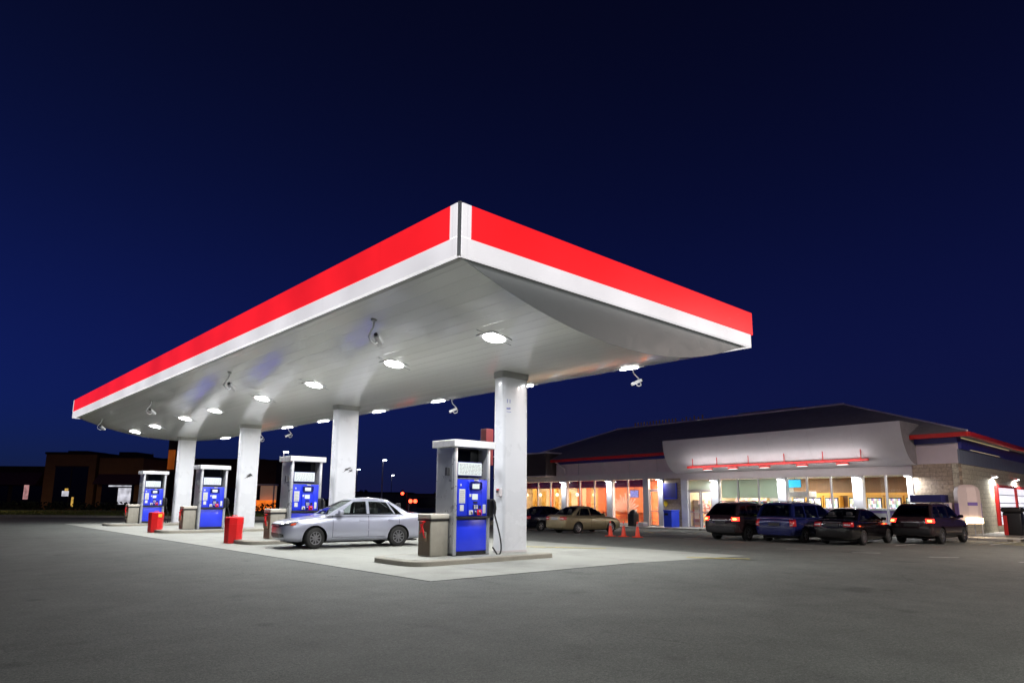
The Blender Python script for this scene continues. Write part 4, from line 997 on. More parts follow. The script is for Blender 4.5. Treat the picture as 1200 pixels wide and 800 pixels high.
lamp('added_cove_lamp', 'AREA', (-.60, 0, -.10), 92, (1, .95, .95), .14, 12.2, rail, (0, rad(252), 0))  # continuous lamp added along the rail to brighten the white cove evenly
# glass front
def pillar(s0, s1, zt=ZH):
    mb = MB(); mb.rbox(-.10, .28, s0, s1, -.8, zt, .04, 3); return mb.build('pillar', M['column'], store, 40)
PIL = [(30.5, 31.15, 3.14), (24.9, 25.55, 3.14), (19.62, 20.1, 3.14), (14.72, 15.32, ZH), (9.67, 10.27, ZH), (4.94, 5.52, ZH), (2.26, 2.55, ZH)]
for p in PIL: pillar(*p)
sb('grey_jamb', M['mullion'], [(-.02, .2, 21.1, 21.66, -.8, 3.14)]); sb('white_jamb', M['column'], [(-.06, .2, 17.40, 17.94, -.8, 2.98)])
def mull(s, zt=ZH, z0=-.6): 
    mb = MB(); mb.rbox(.02, .16, s - .045, s + .045, z0, zt, .008, 1); return mb.build('mullion', M['mullion'], store)
for s in (36.4, 34.6, 32.8, 28.9, 27.1, 23.3): mull(s, 3.14)
for s in (13.25, 11.7, 8.35, 6.84, 3.70): mull(s)
def pane(s0, s1, z0, z1, t=.09):
    mb = MB(); mb.box(t, t + .012, s0, s1, z0, z1); return mb.build('window', M['shopglass'], store)
edges = [SL, 36.4, 34.6, 32.8, 31.15, None, 30.5, 28.9, 27.1, 25.55, None, 24.9, 23.3, 21.66]
def panes(edges, z0, z1):
    for a, b in zip(edges, edges[1:]):
        if a is not None and b is not None: pane(b + .05, a - .05, z0, z1)
panes(edges, -.22, 3.13); panes([14.72, 13.25, 11.7, 10.27, None, 9.67, 8.35, 6.84, 5.52, None, 4.94, 3.7, 2.55], -.1, ZH - .01)
sb('sill', M['column'], [(-.03, .22, 21.66, SL, -.36, -.22), (-.03, .22, 2.55, 14.72, -.36, -.1)]); sb('sill_base', M['kerb'], [(.0, .2, 21.66, SL, -.9, -.36), (.0, .2, 2.55, 14.72, -.9, -.36)])
def door(s0, s1, ztop):
    e = bpy.data.objects.new('door', None); COL.objects.link(e); e.parent = store
    mb = MB()
    mb.box(.05, .12, s0, s0 + .09, ZF, ztop); mb.box(.05, .12, s1 - .09, s1, ZF, ztop); mb.box(.05, .12, s0 + .09, s1 - .09, ztop - .1, ztop); mb.box(.05, .12, s0 + .09, s1 - .09, ZF, ZF + .14); mb.box(.05, .12, s0 + .09, s1 - .09, .72, .78)
    mb.build('door_frame', M['mullion'], e)
    mb = MB(); mb.box(.08, .092, s0 + .09, s1 - .09, ZF + .14, ztop - .1); mb.build('door_glass', M['shopglass'], e)
    mb = MB(); mb.tube([(.04, s0 + .14, .45), (-.0, s0 + .14, .48), (-.0, s0 + .14, 1.0), (.04, s0 + .14, 1.03)], .015, 6); mb.build('door_handle', M['steel'], e)
door(20.14, 21.06, 2.3); door(16.35, 17.36, 2.2); door(15.36, 16.3, 2.2)
pane(20.14, 21.06, 2.32, 3.12); 
sb('transom', M['blind'], [(.08, .12, 15.36, 17.36, 2.3, 2.96)]); sb('transom_bar', M['mullion'], [(.03, .14, 15.34, 17.38, 2.205, 2.295)]); sb('transom_bar', M['mullion'], [(.03, .14, 20.12, 21.08, 2.305, 2.36)])
# purple sign strips behind the left glass
for a, b in ((36.3, SL), (34.7, 36.3), (32.9, 34.5), (31.2, 32.7), (29.0, 30.45), (27.2, 28.8), (25.6, 27.0), (23.4, 24.85), (21.7, 23.2)):
    f = sb('sign_strip', M['sign_purple'], [(.13, .15, a, b, 2.55, 3.12)])
    mb = MB(); x = a + .25
    for i in range(7):
        l = random.uniform(.05, .12); mb.box(.122, .129, x, x + l, 2.78, 2.78 + random.uniform(.06, .13)); x += l + .05
    mb.build('sign_print', M['print'], f)
# interior shell
sb('shop_floor', M['floor_in'], [(.22, 6.4, 1.3, SL, ZF - .2, ZF)])
sb('shop_ceiling', M['ceiling_in'], [(.3, 6.4, 1.3, 17.6, 3.05, 3.12), (.3, 6.4, 17.75, SL, 3.21, 3.27)])
sb('back_wall', M['wood'], [(5.0, 5.2, 1.3, 12.2, ZF, 3.05)]); sb('back_wall', M['ceiling_in'], [(6.2, 6.4, 12.2, 17.55, ZF, 3.05)])
sb('partition_wall', M['cream'], [(.35, 6.4, 17.62, 17.74, ZF, 3.2)]); sb('end_wall', M['cream'], [(.35, 3.5, SL - .15, SL, ZF, 3.2)])
for m_, a_, b_ in (('orange_wall', 17.75, 29.2), ('amber_wall', 29.2, 31.2), ('orange_wall', 31.2, 33.0), ('cream', 33.0, 36.4), ('amber_wall', 36.4, 37.2), ('cream', 37.2, SL - .16)):
    sb('back_wall', M[m_], [(3.5, 3.7, a_ + .003, b_ - .003, ZF, 3.2)])
sb('wall_post', M['orange_wall'], [(3.1, 3.49, 29.0, 29.3, ZF, 3.2)]); sb('wall_post', M['wood_trim'], [(2.6, 2.9, 35.0, 35.2, ZF, 3.2), (2.6, 2.9, 38.3, 38.6, ZF, 3.2)])
sb('wood_trim', M['wood_trim'], [(4.9, 5.0, 1.3, 12.2, 1.92, 2.10)])
# starburst on the orange wall
mb = MB()
for i in range(15):
    a = rad(12 + i * 156 / 14); c = (26.9, .5); l = 1.35 + .3 * (i % 2)
    p0 = (c[0] + .15 * math.cos(a), c[1] + .15 * math.sin(a)); p1 = (c[0] + l * math.cos(a), c[1] + l * math.sin(a)); n_ = (-math.sin(a) * .06, math.cos(a) * .06)
    mb.add([(3.485, p0[0], p0[1]), (3.485, p1[0] + n_[0], p1[1] + n_[1]), (3.485, p1[0] - n_[0], p1[1] - n_[1])], [(0, 1, 2)])
mb.build('starburst_mural', M['white'], store)
sb('roller_blind', M['blind'], [(.2, .22, 10.35, 14.65, 1.72, 2.94)])
# lamps inside
def inlamp(t, s, z, p, col, sx=1., sy=2.): lamp('shop_lamp', 'AREA', (t, s, z), p, col, sx, sy, store)
for s in (37.8, 34.6, 31.4, 27.7, 24.4, 21.5, 19): inlamp(1.7, s, 3.19, 340, (1, .87, .68))
for s in (16.3, 13.6, 10.8): inlamp(2.8, s, 3.03, 280, (1, .93, .82))
for s in (11, 8.2, 5.6, 3.0): inlamp(2.2, s, 3.03, 110, (1, .90, .75))
for s in (11.4, 9.8, 8.2, 6.6, 5.0, 3.2): lamp('wall_washer', 'SPOT', (4.5, s, 3.02), 110, (1, .60, .18), .05, parent=store, rot=(0, rad(14), 0), spot=rad(75), blend=.6)
# interior furniture: separate things
def shelf(t, s, w, h, m, lab, face='goods', cat='shelf'):
    o = thing('goods_shelf', lab, cat, SP(t, s, ZF), -a6, 'shelves of goods inside the store')
    mb = MB(); mb.box(.0, .5, -w / 2, w / 2, 0, h); mb.build('rack', m, o)
    for i in range(int(h / .34)):
        mb = MB(); z = .08 + i * .34; mb.box(-.16 + .0, -.001, -w / 2 + .03, w / 2 - .03, z, z + .26); mb.build('goods', m, o)
    return o
shelf(4.9, 15.6, 2.6, 2.2, M['goods_red'], 'tall rear shelf of red and brown packets behind the entrance doors')
o = shelf(2.4, 17.1, 3.2, 2.0, M['goods_red'], 'long side shelf of red packets facing the entrance doors'); o.rotation_euler = (0, 0, -a6 + PI / 2)
cf = thing('display_cabinet', 'long white topped display cabinet with a purple front behind the right shop windows', 'cabinet', SP(.75, 5.5, ZF), -a6)
mb = MB(); mb.box(-.25, .3, -2.85, 2.75, .0, 1.44); mb.build('front', M['kiosk_purple'], cf); mb = MB(); mb.rbox(-.3, .35, -2.9, 2.8, 1.445, 1.56, .02); mb.build('top', M['white'], cf)
for q in (-2.2, -1.1, 0, 1.1, 2.2): mb = MB(); mb.box(-.262, -.252, q - .4, q + .4, .2, 1.3); mb.build('front_panel', M['header'], cf)
shelf(2.0, 13.5, 2.2, 1.95, M['goods'], 'long shelf of mixed packets behind the blinds, left bay')
shelf(2.0, 11.3, 1.9, 1.95, M['goods'], 'shelf of mixed packets behind the blinds, right bay')
shelf(1.6, 8.4, 1.7, 1.05, M['goods'], 'low shelf of packets behind the window right of the blue screen')
shelf(1.6, 4.6, 1.9, 1.05, M['goods'], 'low shelf of packets behind the window beside the stone wall')
shelf(1.8, 15.9, 1.0, 1.35, M['goods_red'], 'short shelf of red packets just inside the right entrance door')
cl0 = None
for k, s in enumerate((11.5, 10.35, 9.2, 7.6, 6.45, 5.3, 4.15)):
    lab = ('%s glass door drinks cooler against the wood wall' % ['leftmost', 'second', 'third', 'fourth', 'fifth', 'sixth', 'rightmost'][k])
    if cl0 is None:
        cl0 = thing('drinks_cooler', lab, 'cooler', SP(4.4, s, ZF), -a6, 'drinks coolers along the wood wall'); o = cl0
        mb = MB(); mb.box(.0, .5, -.52, .52, 0, 2.30); mb.build('cabinet', M['wood_trim'], cl0)
        mb = MB(); mb.box(-.03, -.002, -.45, .45, .2, 2.22); mb.build('door_frame', M['black'], cl0)
        mb = MB(); mb.box(-.045, -.031, -.38, .38, .28, 2.14); mb.build('lit_goods', M['goods_cool'], cl0)
    else: o = dup(cl0, SP(4.4, s, ZF), label=lab)
tv = thing('wall_screen', 'bright blue lit screen hung inside the window beside the white pillar', 'screen', SP(.7, 9.55, 2.62), -a6)
mb = MB(); mb.box(.0, .06, -.44, .44, -.25, .25); mb.build('case', M['black'], tv)
mb = MB(); mb.box(-.012, -.002, -.42, .42, -.23, .23); mb.build('display', M['blue_screen'], tv)
mb = MB(); mb.cyl((.03, 0, .25), (.03, 0, .43), .02); mb.build('hanger', M['black'], tv)
t2 = thing('wall_screen', 'violet lit screen hung in front of the orange wall', 'screen', SP(1.4, 23.9, 2.05), -a6)
mb = MB(); mb.box(.0, .07, -.46, .46, -.3, .3); mb.build('case', M['black'], t2); mb = MB(); mb.box(-.012, -.002, -.43, .43, -.27, .27); mb.build('display', M['tv'], t2)
mb = MB(); mb.cyl((.04, 0, .3), (.04, 0, 1.15), .02); mb.build('hanger', M['black'], t2)
ct = thing('sales_counter', 'pale counter hood under the blue lit screen', 'counter', SP(1.4, 9.6, ZF), -a6)
mb = MB(); mb.rbox(-.3, .4, -.75, .75, 0, .95, .02); mb.build('counter_body', M['kiosk'], ct)
mb = MB(); mb.rbox(-.4, .5, -.8, .8, 2.2, 2.55, .04); mb.build('hood', M['cove'], ct); mb = MB(); mb.cyl((.3, -.7, .95), (.3, -.7, 2.2), .03); mb.cyl((.3, .7, .95), (.3, .7, 2.2), .03); mb.build('post', M['mullion'], ct)
# dining seats behind the left glass
ch0 = None
for k, s in enumerate((35.6, 33.7, 31.9, 29.9, 28.0, 26.2, 24.2, 23.0, 22.0)):
    lab = 'red slat back dining bench behind the left shop glass'
    if ch0 is None:
        ch0 = thing('dining_bench', lab, 'bench', SP(.9, s, ZF), -a6, 'red dining benches inside the left shop windows'); o = ch0
        mb = MB(); mb.rbox(-.2, .25, -.6, .6, .40, .47, .01); mb.build('seat', M['wood_trim'], ch0)
        mb = MB()
        for i in range(9): mb.box(-.24, -.21, -.58 + i * .14, -.52 + i * .14, .45, .95)
        mb.box(-.25, -.2, -.6, .6, .95, 1.02); mb.build('backrest', M['frame_red'], ch0)
        for sx in (-.18, .2):
            for sy in (-.55, .55): mb = MB(); mb.cyl((sx, sy, 0), (sx, sy, .4), .02, n=6); mb.build('leg', M['steel_dark'], ch0)
    else: o = dup(ch0, SP(.9, s, ZF))
pd = None
for k, s in enumerate((39, 36.9, 34.4, 31.6, 29.4, 27.4, 25.0)):
    if pd is None:
        pd = thing('pendant_lamp', 'small round pendant lamp inside the left shop windows', 'pendant lamp', SP(2.2, s, 2.0), -a6, 'pendant lamps over the dining benches'); o = pd
        mb = MB(); mb.lathe([(.001, .16), (.10, .13), (.15, .0), (.10, -.11), (.001, -.14)], 14); mb.build('globe', emis('pendant_glow', (1, .86, .6), 5), pd, 60)
        mb = MB(); mb.cyl((0, 0, .16), (0, 0, 1.19), .012, n=6); mb.build('cord', M['black'], pd)
    else: o = dup(pd, SP(2.2, s, 2.0))
tb = None
for k, s in enumerate((38.2, 35.4, 32.6, 30.2, 27.0, 24.6)):
    if tb is None:
        tb = thing('dining_table', 'small dining table inside the left shop windows', 'table', SP(2.1, s, ZF), -a6, 'dining tables behind the left shop glass'); o = tb
        mb = MB(); mb.rbox(-.4, .4, -.5, .5, .72, .76, .01); mb.build('tabletop', M['wood_trim'], tb); mb = MB(); mb.cyl((0, 0, 0), (0, 0, .72), .05); mb.build('leg', M['steel_dark'], tb); mb = MB(); mb.lathe([(.25, 0), (.25, .03), (.05, .05)], 16); mb.build('base', M['steel_dark'], tb)
    else: o = dup(tb, SP(2.1, s, ZF))
# framed boards on the dining wall
for m_, a_, b_, z0_, z1_ in (('cream', 18.6, 20.2, .6, 2.4), ('amber_wall', 21.6, 23.2, .9, 2.5), ('orange_wall', 29.6, 30.2, .2, 3.0), ('cream', 31.8, 32.3, ZF, 3.18), ('wood_trim', 33.9, 34.5, ZF, 2.3), ('orange_wall', 36.5, 37.0, .3, 2.6), ('wood_trim', 37.6, 38.2, ZF, 2.4)):
    sb('wall_panel', M[m_], [(3.44, 3.498, a_, b_, z0_, z1_)])
# wall lights over pillars
wl0 = None
wnames = ['leftmost pillar beyond the dark sedan', 'pillar behind the champagne sedan nose', 'pillar beside the single glass door', 'pillar right of the entrance doors', 'pillar left of the blue lit screen', 'pillar behind the black sedan', 'edge pillar next to the stone wall']
for k, (p0, p1, zt) in enumerate(PIL):
    loc = SP(-.34, (p0 + p1) / 2, zt - .10)
    if wl0 is None:
        wl0 = thing('pillar_light', '', 'wall light', loc, -a6, 'downlights over the shopfront pillars'); o = wl0
        mb = MB(); mb.rbox(-.12, .23, -.14, .14, .0, .10, .015); mb.build('housing', M['mullion'], wl0)
        mb = MB(); mb.box(-.10, .16, -.11, .11, -.012, -.001); mb.build('lens', M['lens'], wl0)
        lamp('pillar_lamp', 'AREA', (-.02, 0, -.04), 75, (.93, .96, 1.), .2, parent=wl0)
    else: o = dup(wl0, loc)
    o['label'] = 'small white downlight at the top of the ' + wnames[k]
# downspout + round vent at left
dsp = thing('downspout', 'white bent downpipe under the red eave at the left of the store', 'downpipe', SP(-.3, 30.6, 0), -a6)
mb = MB(); mb.tube([(-.15, .9, 4.84), (-.1, .5, 4.6), (.18, .0, 4.2), (.18, .0, 3.66)], .07, 8); mb.build('pipe', M['header'], dsp, 60)
# board, sign, bins in front
bb = thing('notice_board', 'navy blue notice board on the stone pier left of the entrance', 'board', SP(-.05, 18.95, 2.22), -a6)
mb = MB(); mb.rbox(-.04, .065, -.62, .62, -.58, .58, .01); mb.build('panel', M['navy'], bb); mb = MB(); mb.box(-.046, -.042, -.60, .60, -.57, -.53); mb.box(-.046, -.042, -.60, -.57, -.5, .56); mb.build('edge_trim', M['binblue'], bb)
ys_ = thing('yellow_sign', 'small yellow diamond sign fixed on the pier below the navy board', 'sign', SP(-.0, 19.45, 1.3), -a6)
mb = MB(); mb.box(-.02, .01, -.17, .17, -.17, .17, Matrix.Rotation(rad(45), 4, 'X')); mb.build('plate', M['yellow'], ys_)
bl = thing('blue_recycling_bin', 'tall bright blue bin standing left of the store entrance', 'bin', SP(-1.0, 18.1, gz(40, 28.6) + .1), -a6)
mb = MB(); mb.rbox(-.42, .42, -.36, .36, 0, 1.12, .03, 3); mb.build('body', M['binblue'], bl, 40); mb = MB(); mb.rbox(-.45, .45, -.39, .39, 1.12, 1.22, .03, 3); mb.build('lid', M['binblue'], bl, 40); mb = MB(); mb.rbox(-.435, -.41, -.05, .28, .84, 1.0, .008, 1); mb.build('slot', M['black'], bl)
bk = thing('black_bin', 'slim black bin near the single glass door', 'bin', SP(-1.5, 21.3, gz(40, 32) + .1), -a6)
mb = MB(); mb.rbox(-.3, .3, -.3, .3, 0, .95, .05, 3); mb.build('body', M['black'], bk, 40); mb = MB(); mb.lathe([(.33, .95), (.33, 1.02), (.2, 1.2), (.001, 1.25)], 16); mb.build('lid', M['black'], bk, 50)
pl = thing('concrete_planter', 'small grey concrete block beside the slim black bin', 'planter', SP(-1.5, 20.45, gz(40, 31) + .1), -a6)
mb = MB(); mb.rbox(-.25, .25, -.32, .32, 0, .32, .04, 3); mb.build('pot', M['header'], pl, 40); mb = MB(); mb.box(-.2, .2, -.26, .26, .3, .33); mb.build('soil', M['joint'], pl)
# ice freezer behind right SUV
ic = thing('ice_freezer', 'pale ice freezer with navy header against the stone wall behind the rightmost SUV', 'freezer', SP(-.75, 1.0, ZF + .15), -a6)
mb = MB(); mb.rbox(-.4, .42, -.85, .95, 0, 1.75, .02); mb.build('body', M['kiosk'], ic); mb = MB(); mb.rbox(-.45, .45, -.5, .98, 1.76, 2.15, .015); mb.build('header_sign', M['navy'], ic); mb = MB(); mb.rbox(-.43, -.405, -.80, -.45, .1, 1.68, .006, 1); mb.build('side_panel', M['band_blue'], ic)
# sidewalk
mb = MB(); vs = []; n_ = 22
for i in range(n_ + 1):
    s = -3 + (SL + 3) * i / n_
    for t, dz in ((-2.3, -.4), (-2.3, .10), (-2.25, .115), (.05, .115)):
        p = SP(t, s); g = SP(-2.3, s); vs.append((p.x, p.y, gz(g.x, g.y) + dz))
mb.add(vs, [(4 * i + k, 4 * i + k + 1, 4 * i + 5 + k, 4 * i + 4 + k) for i in range(n_) for k in range(3)]); mb.build('sidewalk', M['walk'], kind='structure')
mb = MB(); vs = []
for i in range(n_ + 1):
    x = 26 * i / n_ + 1.0; v = LM @ Vector((x, -2.2, 0)); v2 = LM @ Vector((x, .05, 0))
    for q, dz in ((v, -.4), (v, .09), (v2, .10)):
        p = SP(q.x, q.y); vs.append((p.x, p.y, gz(p.x, p.y) + dz))
mb.add(vs, [(3 * i + k, 3 * i + k + 1, 3 * i + 4 + k, 3 * i + 3 + k) for i in range(n_) for k in range(2)]); mb.build('side_sidewalk', M['walk'], kind='structure')
# side wall: lamps, red framed window, kiosk, trash
def SV(x, off, z=0): v = LM @ Vector((x, -off, 0)); return SP(v.x, v.y, z)
SR = -a6 + rad(7.5)
sl0 = None
for k, (x, lab) in enumerate([(7.3, 'angled white wall light left of the red framed window on the side wall'), (13.6, 'angled white wall light above the red framed window'), (20, 'farthest angled white wall light on the side wall')]):
    if sl0 is None:
        sl0 = thing('side_wall_light', lab, 'wall light', SV(x, .0, 3.02), SR, 'angled wall lights on the store side'); o = sl0
        mb = MB(); mb.extrude([(0, .1), (-.28, .04), (-.28, -.02), (0, -.08)], 0, -.22, .22); mb.build('shade', M['white'], sl0)
        mb = MB(); mb.add([(-.19, -.26, -.03), (.19, -.26, -.03), (.19, -.03, -.085), (-.19, -.03, -.085)], [(0, 1, 2, 3)]); mb.build('lens', M['lens'], sl0)
        lamp('side_lamp', 'AREA', (0, -.2, -.12), 240, (1, .97, .9), .3, .2, sl0)
    else: o = dup(sl0, SV(x, 0, 3.02), label=lab)
rw = thing('service_window', 'tall lit window with a thick red frame on the store side wall', 'window', SV(7.4, .02, .0), SR)
mb = MB(); mb.box(0, .28, -.16, .0, .2, 2.55); mb.box(.28, 9.0, -.16, .0, 2.40, 2.55); mb.box(5.3, 5.65, -.16, 0, .2, 2.40); mb.build('frame', M['frame_red'], rw)
mb = MB(); mb.box(.28, 5.3, -.06, -.03, .25, 2.40); mb.build('pane', M['windowlit'], rw); mb = MB(); mb.box(5.65, 9.0, -.06, -.03, .25, 2.40); mb.build('pane', M['windowlit'], rw)
mb = MB()
for z in (.75, 1.25, 1.5, 1.98): mb.box(.28, 9, -.075, -.061, z - .02, z + .02)
mb.box(.28, .55, -.078, -.061, .25, 2.39); mb.build('glazing_bar', M['steel_dark'], rw)
kk = thing('air_kiosk', 'pale round topped air pump kiosk with a glowing base on thin legs', 'kiosk', SV(-.62, .36, gz(40, 10) + .1), SR + rad(-45))
oc = [(.60 * math.cos(rad(45 * i + 22.5)), .40 * math.sin(rad(45 * i + 22.5))) for i in range(8)]
mb = MB(); mb.loft([[(x, y, .62) for x, y in oc], [(x, y, 2.2) for x, y in oc], [(x * .86, y * .86, 2.40) for x, y in oc], [(x * .55, y * .6, 2.50) for x, y in oc], [(x * .2, y * .3, 2.53) for x, y in oc]]); mb.build('cabinet', M['kiosk'], kk, 25)
for s_ in (-1, 1): mb = MB(); mb.rbox(min(s_ * .52, s_ * .572), max(s_ * .52, s_ * .572), -.16, .16, .75, 1.62, .01); mb.build('side_panel', M['kiosk_purple'], kk)
mb = MB(); mb.rbox(-.24, .24, -.388, -.36, 1.50, 1.66, .006, 1); mb.build('purple_band', M['kiosk_purple'], kk)
mb = MB(); mb.rbox(-.40, .30, -.44, -.372, .64, .90, .02); mb.build('glow_panel', M['kiosk_glow'], kk)
mb = MB(); mb.rbox(.36, .46, -.36, -.29, .64, .88, .01); mb.build('glow_panel', M['kiosk_glow'], kk)
for sx in (-.42, .42):
    for sy in (-.28, .28): mb = MB(); mb.cyl((sx, sy, 0), (sx, sy, .64), .025, n=8); mb.build('leg', M['steel'], kk)
lamp('kiosk_lamp', 'AREA', (-.05, -.50, .76), 26, (1, .75, .45), .7, .2, kk, (rad(-90), 0, 0))
dk = thing('dark_bin', 'dark domed bin with a red edge below the red framed window', 'bin', SV(3.3, 1.5, gz(44, 9) + .1), SR)
mb = MB(); mb.rbox(-.45, .45, -.4, .4, 0, 1.15, .06, 3); mb.build('body', M['black'], dk, 40); mb = MB(); mb.rbox(-.5, .5, -.45, .45, 1.15, 1.42, .10, 3); mb.build('lid', M['clad'], dk, 40); mb = MB(); mb.rbox(-.60, -.46, .2, .36, .0, 1.0, .01); mb.build('red_edge', M['frame_red'], dk)
# parking lines
for k, (x, y) in enumerate([(33.9, 7.6), (29.9, 9.9), (29.0, 12.4), (28.0, 15.0), (27.6, 18.2), (29.0, 21.6)]):
    stripe((x, y), (x + 5.2, y - .3), .11, M['line_white'])
for k in range(6): stripe((34.2 + k * .8, 6.2), (35.6 + k * .8, 7.9), .10, M['line_yellow'])
stripe((33.5, 21.5), (36.4, 24.2), .11, M['line_white']); stripe((32.6, 23.5), (35.6, 26.4), .11, M['line_yellow'])
for i in range(5): stripe((23.2 + i * .02, 11.2 - i * 2.2), (23.9 + i * .02, 10.6 - i * 2.2), .10, M['line_white'])

# -------------------------------------------------- far plaza on the left
def plaza(name, lab, d, l0, l1, h, m, depth=14, win=None, awn=None, lit=None, cap=0.):
    p = W(d, (l0 + l1) / 2); t = thing(name, lab, 'building', (p.x, p.y, 0), TILT, 'dark plaza buildings beyond the road')
    w = (l1 - l0) / 2
    mb = MB(); mb.box(-w, w, 0, depth, 0, h); mb.build('wall', m, t)
    mb = MB(); mb.box(-w - .1, w + .1, -.12, depth, h, h + .25); mb.build('cornice', M['brown_dark'], t)
    if cap: mb = MB(); mb.box(-w * .6, w * .2, 2, 6, h + .25, h + .25 + cap); mb.build('roof_unit', M['brown_dark'], t)
    for (a, b, z0, z1) in (win or []):
        mb = MB(); mb.box(a, b, -.03, .05, z0, z1); g = mb.build('window', M['plazaglass'], t)
        mb = MB(); mb.box(a - .08, b + .08, -.06, -.032, z1, z1 + .12); mb.box(a - .08, b + .08, -.06, -.032, z0 - .12, z0); mb.box((a + b) / 2 - .05, (a + b) / 2 + .05, -.06, -.032, z0, z1); mb.build('frame', M['brown_dark'], g)
    for (a, b, z0, z1) in (awn or []):
        mb = MB(); mb.extrude([(-1.2, z0), (-.03, z0), (-.03, z1)], 0, a, b); mb.build('awning', M['awning'], t)
    for (a, b, z0, z1, m_) in (lit or []):
        mb = MB(); mb.box(a, b, -.08, -.062, z0, z1); mb.build('lit_sign', m_, t)
    return t
litw = emis('plaza_white', (.85, .85, .95), .6, .6, 1.5); lity = emis('plaza_amber', (1, .6, .12), .55, .5, 4); litp = emis('plaza_pink', (.9, .45, .45), .4, .5, 3)
plaza('plaza_building', 'low dark plaza unit with an awning at the far left edge of the photo', 82, -66, -55.3, 4.9, M['brown_dark'], awn=[(-3.5, 4.0, 2.9, 4.4)], win=[(-4.6, 0, .4, 2.8), (.5, 4.5, .4, 2.8)], lit=[(1.9, 2.5, 1.2, 3.0, litp), (-5, -3.8, 3.7, 4.0, emis('plaza_red', (1, .02, .02), .8))])
plaza('plaza_building', 'tallest brown plaza block with a big dark window at the far left', 80, -55.2, -49.2, 6.5, M['brown'], win=[(-1.7, 2.2, .3, 5.0)], lit=[(-.6, .2, 1.6, 2.2, litw), (-.3, .1, 2.2, 2.5, lity), (.6, .85, .4, 1.5, lity)], cap=.3)
plaza('plaza_building', 'brown plaza block with an awning and one white lit window left of the last pump', 80, -48.8, -43.6, 6.1, M['brown'], win=[(-2.0, 1.8, .3, 3.0)], awn=[(-2.5, 2.55, 3.0, 4.2)], lit=[(.0, 1.5, .7, 2.6, litw), (-1.2, 1.5, 2.75, 2.9, litw)], cap=.6)
plaza('plaza_building', 'long dark plaza building behind the far pumps', 86, -46.4, -31.5, 6.2, M['brown_dark'], win=[(-5, -1, .4, 2.8), (1, 5, .4, 2.8)])
plaza('plaza_building', 'narrow dark tower block between the third column and second pump', 84, -32.2, -29.2, 6.0, M['brown_dark'], win=[(-.8, .9, .4, 2.6)])
wf = W(80, -29); bt = thing('order_booth', 'small white framed booth with an orange counter between column and second pump', 'booth', (wf.x, wf.y, 0), TILT)
mb = MB(); mb.box(-1.1, 1.1, 0, 1.4, 0, .1); mb.box(-1.1, -.98, 0, .12, .1, 3.0); mb.box(.98, 1.1, 0, .12, .1, 3.0); mb.box(-1.1, 1.1, 0, 1.4, 3.0, 3.2); mb.build('frame', M['header'], bt)
mb = MB(); mb.box(-.97, .97, .1, 1.2, .1, 1.3); mb.build('counter', M['ember'], bt); mb = MB(); mb.box(-.97, .97, 1.2, 1.3, 1.3, 3.0); mb.build('back_wall', emis('booth_wall', (.7, .6, .45), .10), bt)
# hedge and far tree line: one dark mass
mb = MB()
for i in range(1500):
    l = random.uniform(-66, -26); d = 74.5 + random.random() * 2; c = W(d, l, .1 + random.random() ** 1.5 * .85); r = random.uniform(.08, .22); a = Vector((random.uniform(-1, 1), random.uniform(-1, 1), random.uniform(-1, 1))).normalized(); b = a.orthogonal().normalized()
    mb.add([(c + a * r)[:], (c + b * r)[:], (c - a * r)[:], (c - b * r)[:]], [(0, 1, 2, 3)])
tag(mb.build('hedge', M['hedge']), 'low dark hedge in front of the plaza buildings', 'hedge', kind='stuff')
mb = MB()
for i in range(3800):
    l = random.uniform(-75, 10); d = 150 + random.random() * 6; hh = 2.2 + 1.2 * math.sin(l * .31) + .7 * math.sin(l * 1.1); c = W(d, l, random.random() * hh); r = random.uniform(.2, .55); a = Vector((random.uniform(-1, 1), random.uniform(-1, 1), random.uniform(-1, 1))).normalized(); b = a.orthogonal().normalized()
    mb.add([(c + a * r)[:], (c + b * r)[:], (c - a * r)[:], (c - b * r)[:]], [(0, 1, 2, 3)])
tag(mb.build('tree_line', M['hedge']), 'distant dark tree line on the horizon behind the pumps', 'trees', kind='stuff')
for k, (l0, l1, d, h, lab) in enumerate([(-28, -18, 118, 2.6, 'far low pale shed right of the second column'), (-17, -8, 110, 2.3, 'far low grey shed between the sedan boot and the nearest pump')]):
    p = W(d, (l0 + l1) / 2); t = thing('far_shed', lab, 'building', (p.x, p.y, 0), TILT); w = (l1 - l0) / 2
    mb = MB(); mb.box(-w, w, 0, 8, 0, h); mb.build('wall', mat('shed_grey_%d' % k, (.16, .15, .14), .8, var=.2, vscale=.5), t)
    mb = MB(); mb.box(-w - .2, w + .2, -.3, 8.2, h, h + .2); mb.build('roof', M['brown_dark'], t)
    mb = MB(); mb.box(-w * .6, w * .1, -.04, .02, .3, 1.9); mb.build('door', M['plazaglass'], t)
